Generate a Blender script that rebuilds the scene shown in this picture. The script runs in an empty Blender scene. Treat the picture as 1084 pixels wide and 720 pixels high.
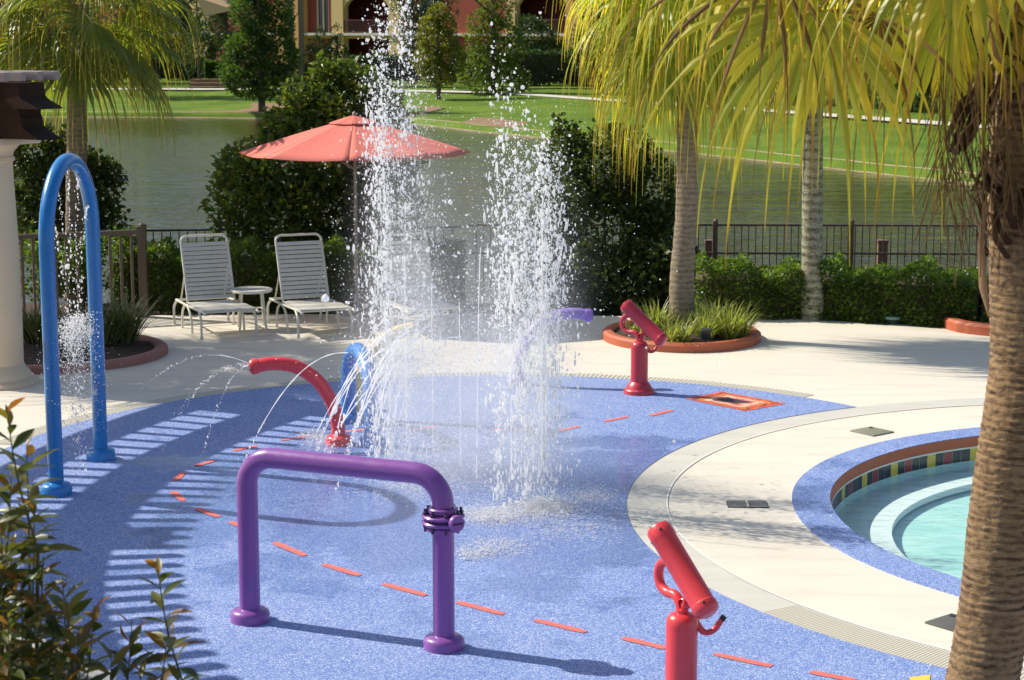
import bpy, bmesh, math, random
import numpy as np
from mathutils import Vector, Matrix

random.seed(7)
RNG = np.random.default_rng(11)
R = math.radians
SC = bpy.context.scene
COL = SC.collection

# ------------------------------------------------------------------ camera
CAM_H, FPX, PITCH = 3.5, 2000.0, R(9.4)
cam_d = bpy.data.cameras.new("camera")
cam = bpy.data.objects.new("camera", cam_d)
COL.objects.link(cam)
cam.location = (0, 0, CAM_H)
cam.rotation_euler = (R(90) - PITCH, 0, 0)
cam_d.sensor_width = 36.0
cam_d.lens = 36.0 * FPX / 1084.0
cam_d.clip_end = 3000
cam_d.dof.use_dof = True
cam_d.dof.focus_distance = 14.0
cam_d.dof.aperture_fstop = 7.0
SC.camera = cam

# ------------------------------------------------------------------ light
SUN_EL = R(41)
SUN_AZ = Vector((-0.923, 0.385, 0)).normalized()
S = SUN_AZ * math.cos(SUN_EL) + Vector((0, 0, math.sin(SUN_EL)))
sd = bpy.data.lights.new("sun", 'SUN')
sd.energy = 5.0
sd.angle = R(0.53)
sd.color = (1.0, 0.93, 0.80)
sun = bpy.data.objects.new("sun", sd)
COL.objects.link(sun)
sun.rotation_euler = S.to_track_quat('Z', 'Y').to_euler()
sun.location = (-20, 20, 30)

W = bpy.data.worlds.new("World")
SC.world = W
W.use_nodes = True
wn = W.node_tree
sky = wn.nodes.new('ShaderNodeTexSky')
sky.sky_type = 'NISHITA'
sky.sun_disc = False
sky.sun_elevation = SUN_EL
sky.sun_rotation = math.atan2(SUN_AZ.x, SUN_AZ.y)
sky.dust_density = 1.5
bg = next(n for n in wn.nodes if n.type == 'BACKGROUND')
bg.inputs['Strength'].default_value = 0.12
wn.links.new(sky.outputs[0], bg.inputs['Color'])

SC.view_settings.view_transform = 'Standard'
SC.view_settings.look = 'None'
SC.view_settings.gamma = 1
SC.view_settings.exposure = 0.22
SC.view_settings.use_curve_mapping = False
SC.cycles.use_denoising = True
SC.cycles.max_bounces = 10
SC.cycles.volume_bounces = 4
SC.cycles.volume_step_rate = 2.0
SC.cycles.transparent_max_bounces = 24
SC.cycles.sample_clamp_indirect = 6

# ------------------------------------------------------------------ measuring helpers (photo pixel -> metre)
_c, _s = math.cos(PITCH), math.sin(PITCH)
def P(x, y, z=0.0):
    u, v = (x - 542) / FPX, (360 - y) / FPX
    t = (z - CAM_H) / (-_s + v * _c)
    return Vector((u * t, (_c + v * _s) * t, z))
def PD(x, y, Y):
    u, v = (x - 542) / FPX, (360 - y) / FPX
    t = Y / (_c + v * _s)
    return Vector((u * t, Y, CAM_H + (-_s + v * _c) * t))

# ------------------------------------------------------------------ materials
def nodes_of(m):
    m.use_nodes = True
    nt = m.node_tree
    return nt, next(n for n in nt.nodes if n.type == 'BSDF_PRINCIPLED'), next(n for n in nt.nodes if n.type == 'OUTPUT_MATERIAL')

def N(nt, typ, **kw):
    n = nt.nodes.new(typ)
    for k, v in kw.items():
        if k in n.inputs: n.inputs[k].default_value = v
        else: setattr(n, k, v)
    return n

def ramp(nt, fac, stops):
    r = nt.nodes.new('ShaderNodeValToRGB')
    while len(r.color_ramp.elements) > 1: r.color_ramp.elements.remove(r.color_ramp.elements[-1])
    r.color_ramp.elements[0].position = stops[0][0]
    r.color_ramp.elements[0].color = (*stops[0][1], 1)
    for p, c in stops[1:]:
        e = r.color_ramp.elements.new(p); e.color = (*c, 1)
    nt.links.new(fac, r.inputs[0])
    return r.outputs[0]

def coords(nt, scale=(1, 1, 1), gen='Object'):
    tc = nt.nodes.new('ShaderNodeTexCoord')
    mp = nt.nodes.new('ShaderNodeMapping')
    mp.inputs['Scale'].default_value = scale
    nt.links.new(tc.outputs[gen], mp.inputs[0])
    return mp.outputs[0]

def noise(nt, vec, scale, detail=4, rough=0.55):
    n = N(nt, 'ShaderNodeTexNoise', Scale=scale, Detail=detail, Roughness=rough)
    nt.links.new(vec, n.inputs['Vector'])
    return n.outputs['Fac']

def mix(nt, fac, a, b, mode='MIX'):
    m = nt.nodes.new('ShaderNodeMix'); m.data_type = 'RGBA'; m.blend_type = mode
    for sock, v in ((m.inputs[0], fac), (m.inputs[6], a), (m.inputs[7], b)):
        if hasattr(v, 'is_output'): nt.links.new(v, sock)
        elif isinstance(v, (tuple, list)): sock.default_value = (*v, 1)
        else: sock.default_value = v
    return m.outputs[2]

def bump(nt, bs, height, strength=0.3, dist=0.01):
    b = N(nt, 'ShaderNodeBump', Strength=strength, Distance=dist)
    nt.links.new(height, b.inputs['Height'])
    nt.links.new(b.outputs[0], bs.inputs['Normal'])
    return b

def m_paint(name, col, rough=0.35, var=0.12, coat=0.0, bumpy=0.02, worn=None):
    m = bpy.data.materials.new(name); nt, bs, out = nodes_of(m)
    v = coords(nt)
    n1 = noise(nt, v, 3.0, 6)
    c = mix(nt, n1, tuple(x * (1 - var) for x in col), tuple(min(1, x * (1 + var)) for x in col))
    if worn:
        n2 = noise(nt, v, 38, 6, .7)
        f = ramp(nt, n2, [(0.62, (0, 0, 0)), (0.72, (1, 1, 1))])
        c = mix(nt, f, c, worn)
    sp_ = noise(nt, v, 70, 3, .6)
    ms_ = N(nt, 'ShaderNodeMath', operation='MULTIPLY'); nt.links.new(ramp(nt, sp_, [(.60, (0, 0, 0)), (.70, (.5, .5, .5))]), ms_.inputs[0]); nt.links.new(ramp(nt, noise(nt, v, 4.0, 4), [(.42, (0, 0, 0)), (.62, (1, 1, 1))]), ms_.inputs[1])
    c = mix(nt, ms_.outputs[0], c, tuple(min(1, x * 1.25 + .07) for x in col))
    run = noise(nt, coords(nt, (26, 26, 1.6)), 1.0, 4, .6)
    c = mix(nt, ramp(nt, run, [(.50, (0, 0, 0)), (.72, (.28, .28, .28))]), c, tuple(x * .8 + .035 for x in col))
    nt.links.new(c, bs.inputs['Base Color'])
    n3 = noise(nt, v, 14, 5)
    rr = ramp(nt, n3, [(0.3, (rough * .75,) * 3), (0.7, (min(1, rough * 1.35),) * 3)])
    nt.links.new(rr, bs.inputs['Roughness'])
    bs.inputs['Coat Weight'].default_value = coat
    bs.inputs['Coat Roughness'].default_value = 0.12
    if bumpy: bump(nt, bs, noise(nt, v, 90, 3), bumpy, 0.01)
    return m

def m_leaf(name, cols, trans=0.35, rough=0.45, tcol=None, stops=None):
    """per-leaf colour variation, diffuse + translucent + a little gloss"""
    m = bpy.data.materials.new(name); nt, bs, out = nodes_of(m)
    g = nt.nodes.new('ShaderNodeNewGeometry')
    k = len(cols)
    c = ramp(nt, g.outputs['Random Per Island'], [((i + .0) / max(1, k - 1), cols[i]) for i in range(k)])
    v = coords(nt)
    n1 = noise(nt, v, 1.7, 3)
    c = mix(nt, n1, mix(nt, 1.0, c, (0.72, 0.74, 0.72), 'MULTIPLY'), mix(nt, 1.0, c, (1.25, 1.22, 1.1), 'MULTIPLY'))
    nt.links.new(c, bs.inputs['Base Color'])
    bs.inputs['Roughness'].default_value = rough
    tr = nt.nodes.new('ShaderNodeBsdfTranslucent')
    tc = mix(nt, 1.0, c, tcol or (1.5, 1.6, 0.6), 'MULTIPLY')
    nt.links.new(tc, tr.inputs[0])
    ms = N(nt, 'ShaderNodeMixShader'); ms.inputs[0].default_value = trans
    nt.links.new(bs.outputs[0], ms.inputs[1]); nt.links.new(tr.outputs[0], ms.inputs[2])
    nt.links.new(ms.outputs[0], out.inputs['Surface'])
    return m

def m_frond(name, green, yellow, brown, tip0, trans=0.45):
    """ribbon leaf: green at the base of each ribbon, yellow and dry towards the tip (uv v runs along it)"""
    m = bpy.data.materials.new(name); nt, bs, out = nodes_of(m)
    uv = nt.nodes.new('ShaderNodeUVMap'); sp = nt.nodes.new('ShaderNodeSeparateXYZ')
    nt.links.new(uv.outputs[0], sp.inputs[0])
    g = nt.nodes.new('ShaderNodeNewGeometry')
    add = N(nt, 'ShaderNodeMath', operation='MULTIPLY_ADD')
    nt.links.new(g.outputs['Random Per Island'], add.inputs[0]); add.inputs[1].default_value = 0.8; add.inputs[2].default_value = -0.36
    ad2 = N(nt, 'ShaderNodeMath', operation='ADD')
    nt.links.new(sp.outputs[1], ad2.inputs[0]); nt.links.new(add.outputs[0], ad2.inputs[1])
    c = ramp(nt, ad2.outputs[0], [(tip0 - .3, green), (tip0, tuple((a + b) / 2 for a, b in zip(green, yellow))), (min(.95, tip0 + .22), yellow), (1.0, brown)])
    v = coords(nt)
    c = mix(nt, noise(nt, v, 3, 3), mix(nt, 1.0, c, (0.75, 0.75, 0.75), 'MULTIPLY'), mix(nt, 1.0, c, (1.2, 1.2, 1.1), 'MULTIPLY'))
    nt.links.new(c, bs.inputs['Base Color']); bs.inputs['Roughness'].default_value = 0.4
    tr = nt.nodes.new('ShaderNodeBsdfTranslucent')
    nt.links.new(mix(nt, 1.0, c, (1.5, 1.45, 0.55), 'MULTIPLY'), tr.inputs[0])
    ms = N(nt, 'ShaderNodeMixShader'); ms.inputs[0].default_value = trans
    nt.links.new(bs.outputs[0], ms.inputs[1]); nt.links.new(tr.outputs[0], ms.inputs[2])
    nt.links.new(ms.outputs[0], out.inputs['Surface'])
    return m

def m_trunk(name, c1, c2, c3, ring=9.0, st=0.9):
    m = bpy.data.materials.new(name); nt, bs, out = nodes_of(m)
    v = coords(nt)
    vz = coords(nt, (9, 9, 62))
    vs = coords(nt, (60, 60, 5))
    n0 = noise(nt, coords(nt, (2.5, 2.5, 1.2)), 1.0, 5)
    n1 = noise(nt, vz, 1.0, 5, .65)
    n2 = noise(nt, v, 24.0, 7, .75)
    wv = N(nt, 'ShaderNodeTexWave', Scale=ring, Distortion=3.5, Detail=3.0)
    wv.inputs['Detail Scale'].default_value = 2.0
    wv.bands_direction = 'Z'; nt.links.new(v, wv.inputs['Vector'])
    a = N(nt, 'ShaderNodeMath', operation='ADD'); nt.links.new(n1, a.inputs[0]); nt.links.new(n2, a.inputs[1])
    b = N(nt, 'ShaderNodeMath', operation='MULTIPLY_ADD'); nt.links.new(wv.outputs['Fac'], b.inputs[0]); b.inputs[1].default_value = .20; nt.links.new(a.outputs[0], b.inputs[2])
    c = ramp(nt, b.outputs[0], [(0.0, c3), (0.95 * .5, c3), (.62, c1), (0.85, c2)])
    h = N(nt, 'ShaderNodeMath', operation='MULTIPLY'); nt.links.new(b.outputs[0], h.inputs[0]); h.inputs[1].default_value = .62
    c = ramp(nt, h.outputs[0], [(0.48, c3), (.585, c1), (.76, c2)])
    c = mix(nt, ramp(nt, n0, [(.35, (0, 0, 0)), (.7, (1, 1, 1))]), c, mix(nt, 1.0, c, (1.25, 1.2, 1.1), 'MULTIPLY'))
    nt.links.new(c, bs.inputs['Base Color']); bs.inputs['Roughness'].default_value = .9
    bump(nt, bs, h.outputs[0], st, 0.02)
    return m

def m_simple(name, col, rough=.7, var=.2, scale=6, bumps=.2, bscale=60, spec=None):
    m = bpy.data.materials.new(name); nt, bs, out = nodes_of(m)
    v = coords(nt)
    c = mix(nt, noise(nt, v, scale, 6), tuple(x * (1 - var) for x in col), tuple(min(1, x * (1 + var)) for x in col))
    nt.links.new(c, bs.inputs['Base Color']); bs.inputs['Roughness'].default_value = rough
    if spec is not None: bs.inputs['Specular IOR Level'].default_value = spec
    if bumps: bump(nt, bs, noise(nt, v, bscale, 4), bumps, .01)
    return m

M = {}
M['purple'] = m_paint('purple powder coat', (0.245, 0.08, 0.345), .33, .1, .25, worn=(.30, .13, .41))
M['purple_far'] = m_paint('violet powder coat', (0.27, 0.15, 0.55), .35, .1, .2)
M['red'] = m_paint('red powder coat', (0.76, 0.05, 0.06), .3, .08, .3)
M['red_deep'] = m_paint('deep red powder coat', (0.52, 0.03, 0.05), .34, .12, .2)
M['blue'] = m_paint('blue powder coat', (0.008, 0.19, 0.52), .28, .12, .3)
M['blue_bright'] = m_paint('bright blue powder coat', (0.012, 0.18, 0.56), .3, .1, .2)  # slightly stronger blue for the small hoop
M['yellow'] = m_paint('yellow powder coat', (0.75, 0.55, 0.12), .35, .1, .2)
M['white_metal'] = m_paint('white painted tube', (0.72, 0.70, 0.62), .35, .06)
M['strap'] = m_paint('cream vinyl strap', (0.62, 0.60, 0.54), .5, .07)
M['coral'] = m_simple('coral canvas', (0.70, 0.175, 0.135), .85, .08, 3, .12, 300)
M['pole'] = m_paint('brown pole paint', (0.30, 0.24, 0.19), .4, .1)
M['black_metal'] = m_paint('black fence metal', (0.022, 0.020, 0.018), .4, .15)
M['brown_metal'] = m_paint('brown fence metal', (0.105, 0.07, 0.045), .45, .15)
M['post_wood'] = m_simple('weathered brown post', (0.16, 0.09, 0.06), .8, .25, 12, .4, 40)
M['dark_wood'] = m_simple('dark stained beam', (0.038, 0.019, 0.012), .8, .3, 8, .25, 50, .2)
M['slat_wood'] = m_simple('greyed slat wood', (0.34, 0.27, 0.24), .75, .2, 9, .25, 60)
M['stone'] = m_simple('warm limestone', (0.72, 0.58, 0.42), .85, .1, 2.2, .25, 45)
M['terracotta'] = m_simple('terracotta concrete', (0.46, 0.115, 0.05), .6, .16, 5, .2, 60)
M['pink_kerb'] = m_simple('pink concrete kerb', (0.34, 0.155, 0.125), .8, .16, 6, .25, 60)
M['soil'] = m_simple('bark mulch', (0.055, 0.032, 0.02), .95, .55, 25, .9, 30)
M['teal'] = m_paint('teal painted lid', (0.16, 0.30, 0.27), .5, .1)
M['dark_teal'] = m_paint('dark teal lamp housing', (0.03, 0.065, 0.075), .45, .2)
M['lid'] = m_simple('olive grey lid', (0.22, 0.22, 0.16), .7, .15, 8, .2, 80)
M['black'] = m_simple('black cast iron', (0.02, 0.02, 0.02), .5, .3, 20, .2, 80)
M['metal_grey'] = m_paint('dull steel', (0.30, 0.29, 0.30), .3, .1)
M['white_wall'] = m_simple('white stucco', (0.75, 0.73, 0.68), .85, .06, 6, .3, 90)
M['bark'] = m_simple('grey brown bark', (0.11, 0.08, 0.055), .95, .35, 12, .6, 40)
M['trunk_near'] = m_trunk('ringed palm trunk', (0.125, 0.072, 0.033), (0.29, 0.19, 0.095), (0.024, 0.014, 0.007), 9.0, .9)
M['trunk_far'] = m_trunk('grey palm trunk', (0.16, 0.125, 0.088), (0.27, 0.22, 0.16), (0.07, 0.052, 0.035), 5.0, .6)
M['trunk_lichen'] = m_trunk('lichened palm trunk', (0.11, 0.108, 0.068), (0.33, 0.33, 0.24), (0.045, 0.045, 0.026), 3.0, .6)
M['boot'] = m_simple('dry palm leaf bases', (0.075, 0.042, 0.022), .95, .6, 14, .9, 70, .1)
M['boot_pale'] = m_simple('pale peeling palm sheath', (0.34, 0.19, 0.09), .85, .3, 9, .4, 40)

# leaves
M['hedge'] = m_leaf('hedge leaves', [(0.055, 0.11, 0.02), (0.13, 0.20, 0.034), (0.08, 0.145, 0.026), (0.21, 0.27, 0.048)], .45, .42)
M['shrub_dark'] = m_leaf('dark shrub leaves', [(0.024, 0.05, 0.013), (0.055, 0.09, 0.02), (0.12, 0.14, 0.032), (0.034, 0.062, 0.016)], .3, .4)
M['viburnum'] = m_leaf('glossy shrub leaves', [(0.045, 0.09, 0.02), (0.10, 0.155, 0.03), (0.19, 0.23, 0.045), (0.06, 0.115, 0.026), (0.24, 0.20, 0.055)], .42, .36)
M['fore_leaf'] = m_leaf('long shrub leaves', [(0.035, 0.065, 0.016), (0.085, 0.115, 0.022), (0.055, 0.08, 0.018), (0.15, 0.155, 0.03), (0.04, 0.065, 0.016), (0.19, 0.10, 0.03)], .40, .35, (1.6, 1.4, .5))
M['fore_young'] = m_leaf('reddish young leaves', [(0.20, 0.17, 0.03), (0.30, 0.13, 0.03), (0.16, 0.18, 0.035), (0.36, 0.17, 0.05)], .4, .38, (1.5, 1.2, .5))
M['tuft'] = m_leaf('tuft blades', [(0.19, 0.26, 0.055), (0.32, 0.37, 0.09), (0.42, 0.44, 0.17), (0.24, 0.31, 0.07)], .45, .45, (1.3, 1.3, .6))
M['tuft_dark'] = m_leaf('dull tuft blades', [(0.06, 0.09, 0.03), (0.12, 0.145, 0.05), (0.20, 0.20, 0.09), (0.08, 0.11, 0.035)], .3, .45, (1.3, 1.3, .6))
M['far_conifer'] = m_leaf('conifer sprays', [(0.045, 0.09, 0.022), (0.09, 0.155, 0.032), (0.06, 0.115, 0.026), (0.13, 0.20, 0.038)], .42, .6)
M['far_autumn'] = m_leaf('yellowing leaves', [(0.12, 0.155, 0.03), (0.22, 0.22, 0.04), (0.17, 0.195, 0.035), (0.28, 0.20, 0.045)], .45, .6)
M['far_mid'] = m_leaf('mid green leaves', [(0.08, 0.13, 0.026), (0.145, 0.20, 0.036), (0.10, 0.155, 0.03), (0.20, 0.225, 0.04)], .42, .6)
M['far_dark'] = m_leaf('dark far leaves', [(0.028, 0.06, 0.02), (0.05, 0.095, 0.028), (0.035, 0.075, 0.024), (0.07, 0.12, 0.035)], .32, .6)
M['frond_near'] = m_frond('ribbon frond yellow', (0.36, 0.39, 0.075), (0.76, 0.62, 0.09), (0.42, 0.24, 0.05), .58, .62)
M['frond_mid'] = m_frond('ribbon frond lime', (0.31, 0.40, 0.085), (0.68, 0.63, 0.10), (0.55, 0.40, 0.07), .62, .62)
M['frond_left'] = m_frond('ribbon frond olive', (0.16, 0.215, 0.045), (0.38, 0.37, 0.07), (0.40, 0.30, 0.08), .7, .5)
M['frond_brown'] = m_leaf('dry hanging fronds', [(0.20, 0.11, 0.04), (0.32, 0.20, 0.07), (0.15, 0.08, 0.03)], .35, .6, (1.2, 1, .7))

# --- ground surfaces
def mat_pad():
    m = bpy.data.materials.new('blue rubber crumb'); nt, bs, out = nodes_of(m)
    v = coords(nt)
    vo = N(nt, 'ShaderNodeTexVoronoi', Scale=170.0); nt.links.new(v, vo.inputs['Vector'])
    sp = nt.nodes.new('ShaderNodeSeparateColor'); nt.links.new(vo.outputs['Color'], sp.inputs[0])
    c = ramp(nt, sp.outputs[0], [(0.0, (0.07, 0.14, 0.39)), (0.3, (0.14, 0.225, 0.53)), (0.6, (0.215, 0.31, 0.60)), (0.82, (0.38, 0.46, 0.69)), (1.0, (0.68, 0.71, 0.80))])
    n1 = noise(nt, v, .9, 5)
    c = mix(nt, ramp(nt, n1, [(.35, (0, 0, 0)), (.7, (1, 1, 1))]), mix(nt, 1.0, c, (.80, .85, .93), 'MULTIPLY'), c)
    # wet film and shallow puddles where the fountain lands
    ds = N(nt, 'ShaderNodeVectorMath', operation='DISTANCE'); nt.links.new(v, ds.inputs[0]); ds.inputs[1].default_value = (-.25, 13.9, 0)
    mr = nt.nodes.new('ShaderNodeMapRange'); nt.links.new(ds.outputs['Value'], mr.inputs[0]); mr.inputs[1].default_value = .6; mr.inputs[2].default_value = 3.6; mr.inputs[3].default_value = .30; mr.inputs[4].default_value = -.12
    wn_ = N(nt, 'ShaderNodeMath', operation='ADD'); nt.links.new(noise(nt, v, 1.5, 6, .62), wn_.inputs[0]); nt.links.new(mr.outputs[0], wn_.inputs[1])
    wet = ramp(nt, wn_.outputs[0], [(.50, (0, 0, 0)), (.60, (.8, .8, .8)), (.72, (1, 1, 1))])
    c = mix(nt, wet, c, mix(nt, 1.0, c, (.66, .73, .86), 'MULTIPLY'))
    nt.links.new(c, bs.inputs['Base Color'])
    nt.links.new(ramp(nt, wet, [(0, (.72, .72, .72)), (.6, (.28, .28, .28)), (1, (.12, .12, .12))]), bs.inputs['Roughness'])
    bs.inputs['Specular IOR Level'].default_value = .45
    bump(nt, bs, sp.outputs[1], .35, .004)
    return m
def mat_deck():
    m = bpy.data.materials.new('cream pool deck'); nt, bs, out = nodes_of(m)
    v = coords(nt)
    c = mix(nt, noise(nt, v, 55, 5, .7), (0.66, 0.605, 0.51), (0.76, 0.71, 0.61))
    st = noise(nt, coords(nt, (0.55, 3.2, 1)), 1.6, 7, .68)
    # damp streaks beside the drain
    c = mix(nt, ramp(nt, st, [(.50, (0, 0, 0)), (.66, (.32, .32, .32)), (.8, (.5, .5, .5))]), c, (0.42, 0.385, 0.32))
    c = mix(nt, ramp(nt, noise(nt, v, .45, 4), [(.4, (0, 0, 0)), (.7, (.35, .35, .35))]), c, (0.60, 0.545, 0.455))
    sp_ = noise(nt, v, 7.5, 7, .75)
    c = mix(nt, ramp(nt, sp_, [(.60, (0, 0, 0)), (.74, (.38, .38, .38))]), c, (0.40, 0.36, 0.29))
    nt.links.new(c, bs.inputs['Base Color']); bs.inputs['Roughness'].default_value = .8
    bump(nt, bs, noise(nt, v, 130, 4), .25, .004)
    return m
def mat_band():
    m = bpy.data.materials.new('damp smooth concrete'); nt, bs, out = nodes_of(m)
    v = coords(nt)
    c = mix(nt, noise(nt, coords(nt, (.7, 2.5, 1)), 2.2, 7, .65), (0.47, 0.45, 0.395), (0.72, 0.69, 0.61))
    nt.links.new(c, bs.inputs['Base Color']); bs.inputs['Roughness'].default_value = .55
    bump(nt, bs, noise(nt, v, 120, 4), .2, .004)
    return m
def mat_grate(cx, cy, slots):
    """drain channel of fine slots running across the band, laid out around its own centre"""
    m = bpy.data.materials.new('drain grating'); nt, bs, out = nodes_of(m)
    tc = nt.nodes.new('ShaderNodeTexCoord'); sp = nt.nodes.new('ShaderNodeSeparateXYZ'); nt.links.new(tc.outputs['Object'], sp.inputs[0])
    def mth(op, a, b):
        n = N(nt, 'ShaderNodeMath', operation=op)
        for i, q in enumerate((a, b)):
            if hasattr(q, 'is_output'): nt.links.new(q, n.inputs[i])
            elif q is not None: n.inputs[i].default_value = q
        return n.outputs[0]
    ang = mth('ARCTAN2', mth('SUBTRACT', sp.outputs[1], cy), mth('SUBTRACT', sp.outputs[0], cx))
    f = mth('FRACT', mth('MULTIPLY', ang, slots), None)
    c = ramp(nt, f, [(.0, (.60, .57, .48)), (.55, (.60, .57, .48)), (.62, (.27, .25, .19)), (.95, (.27, .25, .19))])
    nt.links.new(c, bs.inputs['Base Color']); bs.inputs['Roughness'].default_value = .6
    return m
def mat_lawn():
    m = bpy.data.materials.new('mown lawn'); nt, bs, out = nodes_of(m)
    v = coords(nt)
    n = noise(nt, v, .35, 6, .65)
    c = ramp(nt, n, [(.3, (0.085, 0.155, 0.020)), (.5, (0.13, 0.215, 0.028)), (.7, (0.19, 0.265, 0.045))])
    c = mix(nt, noise(nt, v, 9, 5, .7), mix(nt, 1.0, c, (.7, .7, .7), 'MULTIPLY'), mix(nt, 1.0, c, (1.25, 1.25, 1.2), 'MULTIPLY'))
    nt.links.new(c, bs.inputs['Base Color']); bs.inputs['Roughness'].default_value = .9
    bs.inputs['Specular IOR Level'].default_value = .1
    bump(nt, bs, noise(nt, v, 14, 5, .7), .8, .08)
    return m
def mat_lake():
    m = bpy.data.materials.new('lake water'); nt, bs, out = nodes_of(m)
    v = coords(nt, (.30, 1.25, 1))
    c = mix(nt, noise(nt, coords(nt), .06, 4), (0.030, 0.026, 0.007), (0.048, 0.044, 0.009))
    nt.links.new(c, bs.inputs['Base Color'])
    bs.inputs['Roughness'].default_value = .06; bs.inputs['IOR'].default_value = 1.33
    a = noise(nt, v, .75, 5, .62); b = noise(nt, v, 3.6, 3, .6)
    calm = ramp(nt, noise(nt, coords(nt, (.03, .05, 1)), 1.0, 3), [(.4, (.35,) * 3), (.62, (1, 1, 1))])
    h = N(nt, 'ShaderNodeMath', operation='MULTIPLY_ADD'); nt.links.new(b, h.inputs[0]); h.inputs[1].default_value = .25; nt.links.new(a, h.inputs[2])
    h2 = N(nt, 'ShaderNodeMath', operation='MULTIPLY'); nt.links.new(h.outputs[0], h2.inputs[0]); nt.links.new(calm, h2.inputs[1])
    bump(nt, bs, h2.outputs[0], .7, .30)
    bs.inputs['Specular IOR Level'].default_value = .38
    return m
def mat_poolwater():
    m = bpy.data.materials.new('clear pool water'); nt, bs, out = nodes_of(m)
    v = coords(nt)
    h = noise(nt, coords(nt, (.7, 1.3, 1)), 6, 5, .6)
    b = N(nt, 'ShaderNodeBump', Strength=.5, Distance=.03); nt.links.new(h, b.inputs['Height'])
    tr = N(nt, 'ShaderNodeBsdfTransparent'); tr.inputs[0].default_value = (.88, .98, .98, 1)
    gl = N(nt, 'ShaderNodeBsdfGlossy', Roughness=.05); nt.links.new(b.outputs[0], gl.inputs['Normal'])
    fr = N(nt, 'ShaderNodeFresnel', IOR=1.33); nt.links.new(b.outputs[0], fr.inputs['Normal'])
    ge = nt.nodes.new('ShaderNodeNewGeometry'); iv = N(nt, 'ShaderNodeMath', operation='SUBTRACT'); iv.inputs[0].default_value = 1; nt.links.new(ge.outputs['Backfacing'], iv.inputs[1])
    fb_ = N(nt, 'ShaderNodeMath', operation='MULTIPLY'); nt.links.new(fr.outputs[0], fb_.inputs[0]); nt.links.new(iv.outputs[0], fb_.inputs[1])
    ms = N(nt, 'ShaderNodeMixShader'); nt.links.new(fb_.outputs[0], ms.inputs[0]); nt.links.new(tr.outputs[0], ms.inputs[1]); nt.links.new(gl.outputs[0], ms.inputs[2])
    nt.links.new(ms.outputs[0], out.inputs['Surface'])
    return m
def mat_poolfloor():
    m = bpy.data.materials.new('turquoise pool plaster'); nt, bs, out = nodes_of(m)
    v = coords(nt)
    c = ramp(nt, noise(nt, v, 1.6, 6, .6), [(.28, (0.36, 0.64, 0.58)), (.50, (0.47, 0.73, 0.67)), (.76, (0.68, 0.85, 0.79))])
    nt.links.new(c, bs.inputs['Base Color']); bs.inputs['Roughness'].default_value = .8
    return m
def mat_tiles(cx, cy):
    m = bpy.data.materials.new('waterline tiles'); nt, bs, out = nodes_of(m)
    tc = nt.nodes.new('ShaderNodeTexCoord'); sp = nt.nodes.new('ShaderNodeSeparateXYZ'); nt.links.new(tc.outputs['Object'], sp.inputs[0])
    def mth(op, a, b=None):
        n = N(nt, 'ShaderNodeMath', operation=op)
        for i, q in enumerate((a, b)):
            if hasattr(q, 'is_output'): nt.links.new(q, n.inputs[i])
            elif q is not None: n.inputs[i].default_value = q
        return n.outputs[0]
    ang = mth('ARCTAN2', mth('SUBTRACT', sp.outputs[1], cy), mth('SUBTRACT', sp.outputs[0], cx))
    t = mth('MULTIPLY', ang, 29.0)
    cell = mth('FLOOR', t)
    fr = mth('FRACT', t)
    k = mth('MODULO', mth('ADD', cell, 600.0), 5.0)
    c = ramp(nt, mth('DIVIDE', mth('ADD', k, .5), 5.0), [(0, (.012, .014, .02)), (.19, (.012, .014, .02)), (.2, (.26, .015, .02)), (.39, (.26, .015, .02)), (.4, (.01, .013, .02)), (.59, (.01, .013, .02)), (.6, (.62, .46, .03)), (.79, (.62, .46, .03)), (.8, (.012, .014, .022))])
    gr = ramp(nt, fr, [(0, (1, 1, 1)), (.03, (1, 1, 1)), (.045, (0, 0, 0))])
    c = mix(nt, gr, c, (.3, .3, .28))
    nt.links.new(c, bs.inputs['Base Color']); bs.inputs['Roughness'].default_value = .15
    return m
def mat_drop(name, transp):
    m = bpy.data.materials.new(name); nt, bs, out = nodes_of(m)
    bs.inputs['Base Color'].default_value = (.97, .98, .99, 1); bs.inputs['Roughness'].default_value = .12
    tl = N(nt, 'ShaderNodeBsdfTranslucent'); tl.inputs[0].default_value = (.99, .99, 1, 1)
    m1 = N(nt, 'ShaderNodeMixShader'); m1.inputs[0].default_value = .68
    nt.links.new(bs.outputs[0], m1.inputs[1]); nt.links.new(tl.outputs[0], m1.inputs[2])
    tr = N(nt, 'ShaderNodeBsdfTransparent')
    m2 = N(nt, 'ShaderNodeMixShader'); m2.inputs[0].default_value = transp
    nt.links.new(m1.outputs[0], m2.inputs[1]); nt.links.new(tr.outputs[0], m2.inputs[2])
    nt.links.new(m2.outputs[0], out.inputs['Surface'])
    return m
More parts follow.
